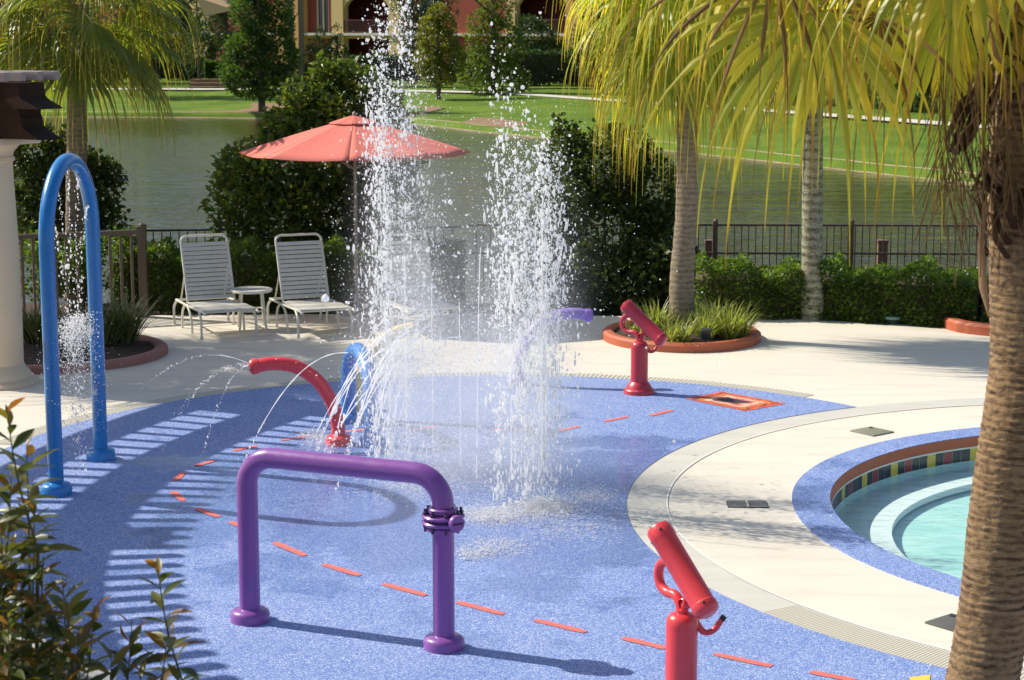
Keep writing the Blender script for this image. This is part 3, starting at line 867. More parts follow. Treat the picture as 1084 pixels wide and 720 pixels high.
# deck fittings
def grate_thing(c, dx, dy, rz):
    t = thing('floor_grate', (c.x, c.y, .0), 'black slotted double drain grate set in the cream deck beside the pool', 'drain grate', rz=rz)
    f = MB(); f.box((0, 0, .004), (dx, dy, .008)); f.build('pit', M['black'], t)
    g = MB()
    for e in (-1, 1):
        g.box((e * dx / 4, dy / 2 - .004, .009), (dx / 2 - .012, .008, .006)); g.box((e * dx / 4, -dy / 2 + .004, .009), (dx / 2 - .012, .008, .006))
        for i in range(11): g.box((e * dx / 4 + (i - 5) * (dx / 2 - .02) / 10, 0, .0095), (.006, dy - .018, .005))
    g.build('grille', M['metal_grey'], t)
    fr = MB(); fr.box((0, 0, .0095), (.012, dy, .006)); fr.build('divider', M['stone'], t)
c = P(791, 534.5)
grate_thing(c, .30, .18, R(-2))
c = P(923, 457.5)
t = thing('skimmer_lid', (c.x, c.y, 0), 'flat olive grey square lid in the cream deck behind the pool', 'deck lid', rz=R(38))
MB().box((0, 0, .006), (.27, .27, .012), bev=.004).build('plate', M['lid'], t)
m_ = MB(); m_.lathe([(.022, .012), (.022, .0145), (.015, .0145), (0, .0135)], (0.09, 0.09, 0), 16); m_.build('finger_hole', M['black'], t)
c = P(1012, 661)
t = thing('skimmer_lid', (c.x, c.y, 0), 'dark grey square lid in the deck at the foot of the big palm trunk', 'deck lid', rz=R(40))
MB().box((0, 0, .006), (.26, .26, .012), bev=.004).build('plate', m_simple('dark grey lid', (.10, .10, .09), .7, .2, 8), t)
m_ = MB(); m_.lathe([(.022, .012), (.022, .0145), (.015, .0145), (0, .0135)], (0.09, 0.09, 0), 16); m_.build('finger_hole', M['black'], t)

# ================================================================== FAR BANK
def part(mb, name, mat, parent, **kw): return mb.build(name, mat, parent, **kw)

BY = 138.0
GZ = -.3
BPHI, BX0 = R(35), -7.8
bld = thing('hotel_building', (BX0, BY, GZ), 'red and ochre hotel building with arched balconies across the lake', 'building', rz=-BPHI)
ochre = m_simple('ochre stucco', (.62, .36, .13), .9, .12, .3, .1, 8)
ochre_y = m_simple('yellow stucco', (.68, .50, .22), .9, .1, .3, .1, 8)
redw = m_simple('brick red stucco', (.34, .075, .045), .9, .12, .3, .1, 8)
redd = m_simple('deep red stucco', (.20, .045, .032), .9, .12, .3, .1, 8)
glassm = m_paint('dark window glass', (.05, .065, .075), .08, .1)
railm = m_paint('maroon balcony rail', (.10, .035, .03), .5, .1)
ledgem = m_simple('white ledge', (.68, .64, .55), .85, .05)
roofm = m_simple('clay roof tiles', (.30, .11, .06), .85, .3, 1.5, .5, 8)
def BX(px):                       # local x on the turned facade
    u = (px - 542) / FPX / _c
    return (u * BY - BX0) / (math.cos(BPHI) + u * math.sin(BPHI))
def BZ(py): return PD(542, py, BY).z - GZ
H1 = BZ(36)
def wallbox(mb, x0, x1, z0, z1, y0=0, y1=.4): mb.box(((x0 + x1) / 2, (y0 + y1) / 2, (z0 + z1) / 2), (x1 - x0, y1 - y0, z1 - z0))
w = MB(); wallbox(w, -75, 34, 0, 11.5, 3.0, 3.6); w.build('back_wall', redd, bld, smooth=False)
w = MB(); wallbox(w, -75, 34, H1 - .35, H1 - .12, .05, 3.0); w.build('floor_slab', ochre, bld, smooth=False)
w = MB(); wallbox(w, -75, 34, H1 - .12, H1 + .06, -.25, 3.0); w.build('ledge', ledgem, bld, smooth=False)
def arch(mb, x0, x1, zs, zt, y0, y1, rise):
    """wall over an opening with a segmental arch"""
    n = 12; vs = []; fs = []
    for y in (y0, y1):
        for i in range(n + 1):
            u = i / n; x = x0 + (x1 - x0) * u
            vs += [(x, y, zs + rise * math.sin(math.pi * u) ** .6), (x, y, zt)]
    k = 2 * (n + 1)
    for i in range(n):
        a = 2 * i
        fs += [(a, a + 2, a + 3, a + 1), (k + a, k + a + 1, k + a + 3, k + a + 2), (a, k + a, k + a + 2, a + 2)]
    mb.add(vs, fs)
bays = [(-80, 'p', 3), (301, 'p', 28), (329, 'w', 28), (357, 'p', 12), (369, 'b', 47), (416, 'p', 12), (428, 'w', 50), (478, 'r', 58), (536, 'p', 10), (546, 'b', 54), (600, 'p', 22), (622, 'w', 40), (662, 'p', 12), (674, 'b', 54), (728, 'p', 14), (742, 'r', 60), (802, 'p', 12), (814, 'b', 54), (868, 'p', 14), (882, 'w', 44)]
bays = [b for b in bays if b[0] > 0] + [(230, 'r', 71), (160, 'b', 54), (146, 'p', 14), (214, 'p', 16), (60, 'r', 86), (-60, 'r', 120)]
rw = MB()
for x, k, wd in bays:
    x0, x1 = BX(x), BX(x + wd)
    if k == 'p':
        q = MB(); wallbox(q, x0, x1, 0, 9.5, -.12 if wd < 20 else -.35, .5); q.build('corner_pier' if wd > 20 else 'pillar', ochre if wd > 20 else ochre_y, bld, smooth=False)
    if k == 'r': wallbox(rw, x0, x1, 0, 9.5, .02, .45)
    if k == 'w':
        wallbox(rw, x0, x1, 0, H1 - .1, .3, .7); wallbox(rw, x0, x0 + .32 * (x1 - x0), H1 - .1, 9.5, .3, .7); wallbox(rw, x1 - .22 * (x1 - x0), x1, H1 - .1, 9.5, .3, .7)
        wallbox(rw, x0 + .32 * (x1 - x0), x1 - .22 * (x1 - x0), BZ(-20), 9.5, .3, .7)
        fr = MB(); a, b = x0 + .32 * (x1 - x0), x1 - .22 * (x1 - x0)
        for e in (a + .05, b - .05, (a + b) / 2): wallbox(fr, e - .05, e + .05, H1, BZ(-20), .36, .44)
        wf = fr.build('window', ledgem, bld, smooth=False)
        g = MB(); wallbox(g, a, b, H1, BZ(-20), .47, .5); g.build('pane', glassm, wf, smooth=False)
    if k == 'b':
        wallbox(rw, x0, x1, 0, .05, .3, .4)
        ar = MB(); arch(ar, x0, x1, BZ(8), 9.5, -.05, .4, 1.0); ar.build('arched_header', ochre_y, bld, smooth=False)
        rl = MB()
        wallbox(rl, x0, x1, H1 + .95, H1 + 1.03, -.1, -.03); wallbox(rl, x0, x1, H1 + .1, H1 + .16, -.1, -.03)
        nb = int((x1 - x0) / .16)
        for i in range(nb): xx = x0 + (i + .5) * (x1 - x0) / nb; wallbox(rl, xx - .022, xx + .022, H1 + .1, H1 + .98, -.085, -.045)
        rl.build('balcony_rail', railm, bld, smooth=False)
rw.build('wall', redw, bld, smooth=False)
r_ = MB(); r_.add([(-76, -.6, 9.3), (35, -.6, 9.3), (35, 5, 11.6), (-76, 5, 11.6), (-76, -.6, 9.5), (35, -.6, 9.5), (35, 5, 11.8), (-76, 5, 11.8)], [(0, 1, 2, 3), (4, 7, 6, 5), (0, 4, 5, 1), (0, 3, 7, 4), (1, 5, 6, 2)]); r_.build('roof', roofm, bld, smooth=False)

def far_tree(px, base_y, Y, blobs, n, size, mat, label, trunk_h, tr=.13, group='trees on the far bank', zb=None, name='tree', **kw):
    """blobs in photo pixels relative to the trunk foot (dx, up, rx, rz)"""
    b = PD(px, base_y, Y); k = FPX / Y
    t = thing(name, b, label, 'tree', group)
    mb = MB(); path = smooth_path([(0, 0, -.3), (.05, .03, trunk_h * .5), (-.03, .05, trunk_h)], 6)
    mb.tube(path, [tr * (1.25 - .7 * i / (len(path) - 1)) for i in range(len(path))], 9)
    for i in range(7):
        z = trunk_h * (.35 + .6 * i / 7); a = i * 2.4; L = .25 * trunk_h
        mb.tube([(0, 0, z), (math.cos(a) * L * .6, math.sin(a) * L * .6, z + L * .5), (math.cos(a) * L, math.sin(a) * L, z + L * 1.1)], [tr * .45, tr * .3, tr * .12], 6)
    mb.build('trunk', M['bark'], t)
    bl = [(dx / k, (random.random() - .5) * rx / k * .5, up / k, rx / k, rx / k * .95, rz / k) for dx, up, rx, rz in blobs]
    foliage('crown', bl, n, size, mat, t, **kw)
    return t
def cone_blobs(w, h0, h1, n=16, lean=0, pw=1.0):
    out = []
    for i in range(n):
        t = i / (n - 1); r = w / 2 * (1 - t ** pw) * .98 + w * .05
        for j in range(4 if t < .7 else (2 if t < .92 else 1)):
            a = random.uniform(-1, 1) * r * .6
            out.append((a + lean * t, h0 + (h1 - h0) * t + random.uniform(-4, 4), r * .52 + 2.5, (h1 - h0) / n * .95 + 2.5))
    return out
random.seed(21)
far_tree(277, 118, 101, cone_blobs(72, 28, 205, 16, 0, 1.3), 26000, .20, M['far_conifer'], 'bright green conical tree on the mulch bed across the lake', 8.5, .16, jit=.6, rough=.25)
far_tree(464, 108, 108, [(0, 30, 18, 12), (-10, 42, 16, 16), (12, 46, 16, 16), (0, 62, 20, 18), (-8, 76, 12, 14), (8, 80, 10, 12), (0, 92, 9, 10)], 6000, .19, M['far_autumn'], 'small yellowing tree with thin trunk on the far lawn', 4.2, .12, rough=.28)
far_tree(521, 106, 112, cone_blobs(72, 18, 150, 12, 4, 1.1), 12000, .20, M['far_mid'], 'broad pyramidal green tree in front of the balconies', 7.2, .18, rough=.26)
far_tree(566, 100, 124, [(0, 20, 24, 18), (-12, 35, 20, 18), (12, 38, 22, 20), (2, 58, 22, 18), (-6, 70, 14, 12)], 6000, .2, M['far_dark'], 'round dark green tree under the right hand balcony', 3.4, .15, rough=.25)
far_tree(610, 96, 122, [(0, 14, 18, 14), (12, 24, 18, 14), (-6, 30, 12, 12)], 3500, .2, M['far_mid'], 'low leafy tree behind the fountain spray on the far lawn', 1.6, .12, rough=.25)
far_tree(436, 96, 126, [(0, 58, 18, 22), (14, 84, 20, 26), (-10, 96, 16, 20), (24, 64, 14, 18), (36, 92, 16, 22), (8, 120, 20, 20)], 4200, .17, M['far_dark'], 'tall airy dark tree against the ochre pillar across the lake', 7.5, .16, shell=.9, rough=.3)
far_tree(357, 78, 131, cone_blobs(23, 4, 48, 8, 0, 1.6), 3200, .16, M['far_dark'], 'small clipped dark cypress below the yellow pillar', 2.6, .08, rough=.12)
far_tree(338, 78, 133, cone_blobs(30, 4, 44, 8, 0, 1.4), 3200, .18, M['far_dark'], 'wider dark cypress against the red wall', 2.4, .08, rough=.18)
far_tree(384, 84, 130, [(0, 12, 16, 12), (14, 16, 12, 12), (-14, 10, 12, 10), (30, 12, 14, 10)], 3000, .18, M['far_mid'], 'low bush below the arched balcony', .8, .08, rough=.2)
far_tree(316, 84, 134, [(0, 6, 18, 8), (-20, 6, 16, 9), (-40, 8, 18, 10), (24, 6, 14, 8)], 3200, .18, M['far_dark'], 'spreading dark bush at the foot of the ochre corner', .5, .08, rough=.2)
far_tree(240, 92, 128, [(0, 30, 22, 26), (-14, 60, 22, 30), (12, 70, 24, 34), (0, 110, 26, 34), (-26, 36, 18, 26)], 7000, .22, M['far_dark'], 'tall dark tree shading the tan awning across the lake', 8.0, .18, rough=.28)
far_tree(196, 92, 136, [(0, 40, 34, 30), (-30, 60, 30, 36), (20, 90, 34, 40), (-14, 130, 36, 40)], 7000, .24, M['far_dark'], 'large dark tree behind the weeping palm on the far bank', 9.0, .2, rough=.28)
far_tree(140, 104, 113, [(0, 62, 30, 26), (-24, 84, 26, 28), (22, 88, 28, 30), (0, 118, 34, 30)], 6000, .22, M['far_mid'], 'green tree with bare trunk in a mulch ring on the far lawn', 6.0, .15, rough=.28)
far_tree(40, 96, 130, [(0, 40, 40, 34), (-40, 60, 40, 40), (36, 66, 36, 40), (0, 110, 50, 44)], 7000, .25, M['far_dark'], 'wide dark tree at the far left of the lake', 8.0, .2, rough=.28)
for (px, by, Y, sc, mt, lab) in [(655, 100, 112, 1.0, 'far_dark', 'dark tree behind the lime palm on the far lawn'), (716, 104, 104, .9, 'far_mid', 'green tree behind the lime palm on the far lawn'), (775, 102, 100, 1.1, 'far_dark', 'dark tree behind the thin lichened palm trunk'), (842, 104, 96, .9, 'far_mid', 'mid green tree above the footpath on the far lawn'), (905, 108, 92, 1.1, 'far_dark', 'dark tree above the footpath near the big palm'), (962, 112, 88, .95, 'far_mid', 'green tree above the right end of the footpath'), (1020, 112, 86, 1.1, 'far_dark', 'dark tree behind the big palm trunk on the far lawn')]:
    far_tree(px, by, Y, [(0, 22 * sc, 34 * sc, 20 * sc), (-24 * sc, 48 * sc, 32 * sc, 30 * sc), (22 * sc, 54 * sc, 34 * sc, 32 * sc), (0, 100 * sc, 42 * sc, 38 * sc), (14, 150 * sc, 36 * sc, 36 * sc), (-10, 195 * sc, 28 * sc, 30 * sc)], 8500, .24, M[mt], lab, 5.5 * sc, .16, rough=.28)
# tall wood behind the hotel, one dark mass whose tops stand above the frame and mirror in the lake
tl = []
for i in range(34):
    x = -112 + i * 6.6 + random.uniform(-2, 2); y = 168 - .25 * x * (x > 0) + random.uniform(-6, 8)
    for _ in range(4): tl.append((x + random.uniform(-3, 3), y + random.uniform(-3, 3), random.uniform(3, 15), random.uniform(3.4, 5.2), random.uniform(3, 4.5), random.uniform(3, 4.8)))
tag(foliage('treeline', tl, 30000, .75, M['far_dark'], None, rough=.25), 'dark tall wood behind the hotel across the lake', 'wood', None, 'stuff')
# low clipped hedge, steps and awning at the far left
def far_hedge(px0, px1, y, Y, h, label, mat):
    a, b = PD(px0, y, Y), PD(px1, y, Y)
    o = box_leaves('hedge', [(a.x, a.y), (b.x, b.y)], 1.6, a.z, a.z + h, 5000, .16, mat)
    return tag(o, label, 'hedge', 'hedges across the lake')
far_hedge(219, 250, 82, 126, .95, 'short rounded clipped hedge beside the conical tree', M['far_conifer'])
far_hedge(372, 470, 86, 122, 1.5, 'dark planting strip in front of the arched balcony', M['far_dark'])
far_hedge(476, 628, 88, 118, 1.9, 'taller dark planting strip behind the pyramidal tree', M['far_dark'])
far_hedge(88, 216, 84, 130, 1.3, 'long dark hedge seen through the weeping palm', M['far_dark'])
t = thing('garden_steps', PD(230, 95, 121), 'low brown steps below the clipped hedge on the far bank', 'steps')
for i in range(3):
    q = MB(); q.box((0, i * .5, .1 + i * .22), (3.6, .5, .2), bev=.02); q.build('step', m_simple('brown stone step', (.22, .12, .08), .85, .2, 2) if i == 0 else bpy.data.materials['brown stone step'], t)
t = thing('awning', PD(226, 92, 125), 'tan shade sail awning at the top of the far bank', 'awning')
q = MB(); a = PD(208, -2, 125) - PD(226, 92, 125); b = PD(247, 11, 125) - PD(226, 92, 125); c_ = PD(217, 17, 125) - PD(226, 92, 125)
q.add([a, c_, b, (b.x, 3, b.z + 1.2), (a.x, 3, a.z + .8)] + [v + Vector((0, .03, .05)) for v in (a, c_, b)] , [(0, 1, 2), (0, 2, 3, 4), (5, 7, 6), (0, 5, 6, 1), (1, 6, 7, 2)]); q.build('canvas', m_simple('tan canvas', (.58, .40, .22), .8, .08), t, smooth=False)
q = MB(); q.tube([(a.x, 0, 0), (a.x, 0, a.z)], .06, 8); q.build('post', M['bark'], t)
q = MB(); q.tube([(b.x, .3, 0), (b.x, .3, b.z)], .06, 8); q.build('post', M['bark'], t)
# ivy clad palm trunks in front of the ochre corner
for px, lab in ((308, 'ivy clad palm trunk in front of the ochre corner'), (319, 'bare slim palm trunk beside the ivy clad one')):
    b = PD(px, 82, 132); t = thing('palm_tree', b, lab, 'palm', 'palms at the hotel corner')
    trunk(t, [(0, 0, -.2), (.05, 0, 3), (0, 0, 8.5)], [.24, .19, .18], M['trunk_far'], 20, 10)
    if px == 308: foliage('ivy', [(0, 0, 1 + i * .8, .34, .34, .6) for i in range(9)], 1800, .14, M['far_dark'], t)
    for i in range(14):
        frond(t, (0, 0, 8.5), i * 2.4, .7 - .1 * i, .9, 1.1, M['frond_left'], M['bark'], 900 + i + px, nseg=16)

# ================================================================== FENCES AND HEDGES
def fence(name, path, z0, z1, mat, label, gap, pick, railh, posts, post_w, low=None, cat='fence'):
    root = thing(name, (path[0][0], path[0][1], z0), label, cat)
    o = Vector((path[0][0], path[0][1], z0))
    rails = [z1 - railh / 2] + ([low] if low else [z0 + .12])
    for i, rz in enumerate(rails):
        mb = MB()
        for a, b in zip(path, path[1:]):
            a, b = Vector((*a, rz)) - o, Vector((*b, rz)) - o; d = b - a
            mb.box((a + b) / 2, (d.length, railh * (1.3 if i == 0 else 1), railh), Matrix.Rotation(math.atan2(d.y, d.x), 3, 'Z'), bev=.006)
        mb.build('top_rail' if i == 0 else 'low_rail', mat, root)
    mb = MB()
    for a, b in zip(path, path[1:]):
        a, b = Vector((*a, 0)), Vector((*b, 0)); d = b - a; n = int(d.length / gap); rot = Matrix.Rotation(math.atan2(d.y, d.x), 3, 'Z')
        for i in range(1, n):
            c = a + d * i / n
            mb.box(Vector((c.x, c.y, (z0 + z1 - railh) / 2)) - o, (pick, pick, z1 - z0 - railh - .01), rot)
    mb.build('picket_panel', mat, root, smooth=False)
    for p, h in posts:
        mb = MB(); mb.box(Vector((p[0], p[1], (z0 + h) / 2)) - o, (post_w, post_w, h - z0), bev=.008)
        mb.lathe([(post_w * .62, h - .0), (post_w * .62, h + .02), (0, h + .045)], Vector((p[0], p[1], 0)) - Vector((o.x, o.y, o.z)), 4)
        mb.build('post', mat, root)
    return root
FZ = PD(900, 237, 26.2).z
Rz = PD(900, 268, 26.2).z
pts_r = [(-.6, 26.2), (2.9, 26.2), (9.5, 26.0)]
posts = [(PD(x, 237, 26.2).x, 26.2) for x in (757, 901, 1042)]
fence('metal_fence', pts_r, -.45, FZ, M['brown_metal'], 'dark brown picket fence along the lake behind the right hedge', .098, .014, .03, [((p[0], p[1] - .02), FZ + .03) for p in posts], .07, Rz)
fz2 = PD(190, 243, 25.6).z
fence('metal_fence', [(-4.7, 23.2), (-5.0, 25.6), (-1.2, 26.0), (-.7, 26.1)], -.45, fz2, M['black_metal'], 'thin black picket fence behind the loungers', .115, .014, .028, [((-5.0, 25.6), fz2 + .03)], .05)
lp = PD(150, 243, 22.9)
fence('railing', [(-7.4, 21.7), (lp.x, 22.9)], -.1, lp.z, M['brown_metal'], 'brown painted railing behind the blue hoop and grass bed', .128, .032, .055, [((lp.x, 22.9), lp.z + .04)], .10)
for px, lab in ((752, 'squat brown wooden post behind the fence beside the leaning palm'), (934, 'squat brown wooden post behind the fence at the middle of the right hedge')):
    a = PD(px, 257, 26.9); t = thing('wooden_post', (a.x, 26.9, -.9), lab, 'post', 'brown posts behind the fence')
    q = MB(); q.box((0, 0, (a.z + .9) / 2), (.14, .14, a.z + .9), bev=.01); q.build('shaft', M['post_wood'], t)
    q = MB(); q.box((0, 0, a.z + .92), (.16, .16, .045), bev=.012); q.build('cap', M['post_wood'], t)

h1 = [(P(738, 334).x, 23.25), (P(870, 337).x, 23.1), (P(1046, 347).x, 22.35), (7.4, 21.9)]
tag(box_leaves('hedge', h1, 1.0, -.08, .60, 26000, .05, M['hedge']), 'long clipped green hedge below the fence on the right', 'hedge', 'clipped hedges round the deck')
h2 = [(-5.0, 23.75), (-1.9, 23.85), (-.6, 23.9)]
tag(box_leaves('hedge', h2, .9, -.08, .74, 24000, .05, M['hedge']), 'clipped green hedge directly behind the white loungers', 'hedge', 'clipped hedges round the deck')

def shrub(name, blobs, n, size, mat, label, base, stems=6, cat='shrub', **kw):
    t = thing(name, base, label, cat)
    bl = [(b[0] - base[0], b[1] - base[1], b[2] - base[2], b[3], b[4], b[5]) for b in blobs]
    mb = MB()
    for i in range(stems):
        b = bl[(i * 3) % len(bl)]
        mb.tube(smooth_path([(random.uniform(-.1, .1), random.uniform(-.1, .1), 0), (b[0] * .4, b[1] * .4, b[2] * .55), (b[0], b[1], b[2])], 4), [.03] + [.02] * 7 + [.008], 6)
    mb.build('stems', M['bark'], t)
    for b in list(bl):
        for _ in range(5):
            a_, e_ = random.uniform(0, 6.28), random.uniform(-.3, 1.3); q = random.uniform(.85, 1.12)
            r_ = b[3] * random.uniform(.22, .40)
            bl.append((b[0] + b[3] * math.cos(a_) * math.cos(e_) * q, b[1] + b[4] * math.sin(a_) * math.cos(e_) * q, b[2] + b[5] * math.sin(e_) * q, r_, r_, r_ * random.uniform(.9, 1.6)))
    foliage('leaves', bl, n, size, mat, t, **kw)
    return t
def pxblob(x, y, Y, rx, rz, ry=None):
    q = PD(x, y, Y); k = FPX / (Y * _c); return (q.x, Y, q.z, rx / k, (ry or rx) / k, rz / k)
shrub('shrub', [pxblob(*b) for b in [(300, 235, 25.0, 72, 40, 40), (262, 215, 25.0, 44, 34), (350, 225, 25.2, 52, 46), (300, 180, 25.2, 52, 40), (345, 165, 25.2, 56, 48), (262, 188, 25, 34, 24), (322, 128, 25.2, 34, 30), (365, 118, 25.3, 42, 40), (345, 96, 25.3, 24, 24), (385, 96, 25.3, 24, 24), (395, 150, 25.3, 44, 50), (400, 220, 25.3, 46, 50)]], 25000, .098, M['viburnum'], 'big glossy broadleaf shrub rising behind the coral umbrella', (PD(320, 300, 25.1).x, 25.1, -.1), rough=.24, shell=.5, wr=.3)
shrub('shrub', [pxblob(*b) for b in [(50, 205, 26, 44, 46), (95, 205, 26, 34, 34), (35, 160, 26, 32, 30), (75, 170, 26, 26, 28), (60, 240, 26, 55, 40), (110, 240, 26, 26, 30), (100, 180, 26, 16, 16)]], 11000, .085, M['shrub_dark'], 'dark broadleaf shrub between the stone column and the left palm', (PD(60, 290, 26).x, 26, -.2), rough=.24, shell=.5)
shrub('shrub', [pxblob(*b) for b in [(110, 275, 23.9, 42, 28, 26), (70, 285, 23.9, 40, 26, 26), (30, 285, 23.9, 40, 30, 26)]], 6000, .06, M['hedge'], 'light green shrub showing through the brown railing', (PD(80, 320, 23.9).x, 23.9, -.1), rough=.2)
shrub('shrub', [pxblob(*b) for b in [(640, 250, 24.8, 62, 70, 50), (690, 270, 24.8, 40, 60), (600, 235, 24.9, 34, 60), (610, 300, 24.4, 48, 40), (665, 300, 24.3, 52, 38), (715, 300, 24.4, 34, 38), (640, 185, 24.9, 40, 50), (600, 170, 25, 22, 40), (690, 205, 24.9, 34, 45)]], 26000, .08, M['shrub_dark'], 'tall dark shrub mass behind the fountain and the leaning palm', (PD(640, 320, 24.7).x, 24.7, -.1), rough=.24, shell=.5)

# ================================================================== PLANTING BEDS
def bed(name, c, rx, ry, w, h, mat, label, rz=0):
    t = thing(name, c, label, 'planting bed', 'kerbed planting beds')
    t.rotation_euler.z = rz
    mb = MB(); n = 72; prof = [(-w / 2, 0), (-w / 2, h * .75), (-w / 2 + .03, h), (w / 2 - .03, h), (w / 2, h * .75), (w / 2, 0)]
    vs, fs = [], []
    for i in range(n):
        a = 2 * math.pi * i / n
        for (o, z) in prof: vs.append(((rx - w / 2 + o) * math.cos(a), (ry - w / 2 + o) * math.sin(a), z))
    k = len(prof)
    for i in range(n):
        for j in range(k - 1): fs.append((i * k + j, ((i + 1) % n) * k + j, ((i + 1) % n) * k + j + 1, i * k + j + 1))
    mb.add(vs, fs); mb.build('kerb', mat, t)
    vs = [(0, 0, h * .9)] ; fs = []
    for q, zz in ((.35, h * .95), (.7, h * .8), (1, h * .55)):
        vs += [((rx - w) * q * 1.01 * math.cos(2 * math.pi * i / n), (ry - w) * q * 1.01 * math.sin(2 * math.pi * i / n), zz + .012 * math.sin(i * 1.7 + q * 9)) for i in range(n)]
    fs += [(0, 1 + i, 1 + (i + 1) % n) for i in range(n)]
    for r in range(2): fs += [(1 + r * n + i, 1 + (r + 1) * n + i, 1 + (r + 1) * n + (i + 1) % n, 1 + r * n + (i + 1) % n) for i in range(n)]
    MB().add(vs, fs).build('mulch', M['soil'], t)
    return t
bc = (1.93, 21.25, 0)
bed('planting_bed', bc, .90, .98, .13, .10, M['terracotta'], 'oval bed with glossy terracotta kerb and bright grass tufts')
lb = (-5.0, 20.15, 0)
bed('planting_bed', lb, 1.26, 1.18, .14, .085, M['pink_kerb'], 'bed with dusty pink kerb behind the blue hoop')
bed('planting_bed', (6.05, 22.0, 0), .95, .75, .16, .13, M['terracotta'], 'orange kerbed bed half hidden behind the big palm trunk')
def tuft(c, n, h, mat, label, group, sp=.55):
    o = blades('grass_tuft', [(0, 0, 0)] * 1 + [(random.uniform(-.1, .1), random.uniform(-.1, .1), 0) for _ in range(4)], n, h, mat, None, sp)
    o.location = c; return tag(o, label, 'grass tuft', group)
for (px, py, n, h, lab) in [(693, 352, 190, .42, 'bright grass tuft behind the barrel of the far water cannon'), (718, 362, 150, .34, 'short pale grass tuft at the front middle of the terracotta bed'), (755, 352, 240, .46, 'fullest bright grass tuft right of the leaning palm trunk'), (778, 357, 230, .44, 'wide grass tuft at the right end of the terracotta bed'), (742, 358, 170, .38, 'upright grass tuft between the leaning palm and the dark garden lamp'), (676, 354, 80, .30, 'small sparse tuft at the left end of the terracotta bed')]:
    q = P(px, py, .07); tuft((q.x, q.y, .06), n, h, M['tuft'], lab, 'grass tufts in the terracotta bed', .75)
for (px, py, n, h, lab) in [(130, 362, 300, .62, 'full strap leaf tuft between the blue hoop and the railing post'), (108, 366, 180, .55, 'strap leaf tuft just right of the blue hoop'), (36, 365, 220, .55, 'strap leaf tuft between the column and the blue hoop'), (72, 362, 160, .5, 'dull strap leaf tuft seen through the blue hoop')]:
    q = P(px, py, .07); tuft((q.x, q.y, .06), n, h, M['tuft_dark'], lab, 'strap leaf tufts in the pink kerbed bed', .7)
# garden lamp and valve lid
c = P(747, 362, .07)
t = thing('garden_lamp', (c.x, c.y, .06), 'small dark teal box lamp at the front of the terracotta bed', 'garden lamp')
q = MB(); q.box((0, 0, .10), (.11, .07, .12), Matrix.Rotation(.3, 3, 'X'), bev=.012); q.build('housing', M['dark_teal'], t)
q = MB(); q.tube([(0, 0, -.05), (0, 0, .06)], .012, 8); q.build('stake', M['black'], t)
q = MB(); q.box((0, -.038, .115), (.08, .008, .08), Matrix.Rotation(.3, 3, 'X'), bev=.003); q.build('lens', glassm, t)
c = P(945, 342)
t = thing('valve_cover', (c.x, c.y, 0), 'round teal capped cover at the foot of the right hedge', 'valve cover')
q = MB(); q.lathe([(.10, -.05), (.10, .06)], n=28); q.build('body', M['dark_teal'], t)
q = MB(); q.lathe([(.135, .058), (.14, .07), (.135, .088), (.08, .098), (0, .10)], n=32); q.build('lid', M['teal'], t)

# ================================================================== PALMS
def palm(px_base, Y, pts, rads, tmat, label, crown, nf, fmat, petmat, pet, bl, seed, els=(-.5, 1.2), azs=None, rings=50, **kw):
    root = thing('palm_tree', pts[0], label, 'palm', 'fan palms round the deck')
    o = Vector(pts[0])
    trunk(root, [Vector(p) - o for p in pts], rads, tmat, rings)
    rg = random.Random(seed)
    for i in range(nf):
        u = (i + .5) / nf
        az = i * 2.39996 + rg.uniform(-.25, .25)
        el = els[0] + (els[1] - els[0]) * u + rg.uniform(-.12, .12)
        b = Vector(crown) - o + Vector((math.cos(az) * .08, math.sin(az) * .08, -.25 + .35 * u))
        frond(root, b, az, el, pet * rg.uniform(.85, 1.15), bl * rg.uniform(.85, 1.12), fmat, petmat, seed * 50 + i, **kw)
    return root
petm = m_simple('palm stalk', (.22, .24, .06), .5, .2, 5, 0)
petb = m_simple('orange palm stalk', (.40, .22, .05), .5, .25, 5, 0)
c2 = PD(726, -25, 21.4)
palm(723, 21.4, [(PD(723, 350, 21.4).x, 21.4, -.05), (PD(722, 290, 21.4).x, 21.4, .66), (PD(727, 200, 21.4).x, 21.4, PD(727, 200, 21.4).z), (c2.x, 21.4, c2.z)], [.16, .145, .13, .115, .12], M['trunk_far'], 'leaning fan palm with lime fronds growing from the terracotta bed', c2, 32, M['frond_mid'], petm, .66, 1.42, 5, els=(-1.15, .75), grav=8.5, petdroop=.6, split=.50, nseg=44, wmax=.026)
c3 = PD(862, -45, 22.7)
palm(860, 22.7, [(PD(860, 336, 22.7).x, 22.7, -.05), (PD(860, 200, 22.7).x, 22.7, PD(860, 200, 22.7).z), (c3.x, 22.7, c3.z)], [.145, .125, .12, .11], M['trunk_lichen'], 'upright fan palm with pale lichened trunk in the right hedge', c3, 32, M['frond_mid'], petm, .72, 1.25, 8, els=(-1.1, .75), grav=8.0, petdroop=.6, split=.48, wmax=.026)
c4 = PD(84, 5, 25.0)
palm(82, 25.0, [(PD(82, 330, 25).x, 25, -.1), (PD(81, 160, 25).x, 25, PD(81, 160, 25).z), (c4.x, 25, c4.z)], [.17, .14, .13, .13], M['trunk_far'], 'weeping fan palm with olive fronds behind the stone column', c4, 26, M['frond_left'], petm, .8, 1.3, 12, els=(-.55, 1.1), grav=8.0, petdroop=.5, split=.50, nseg=44, wmax=.03)

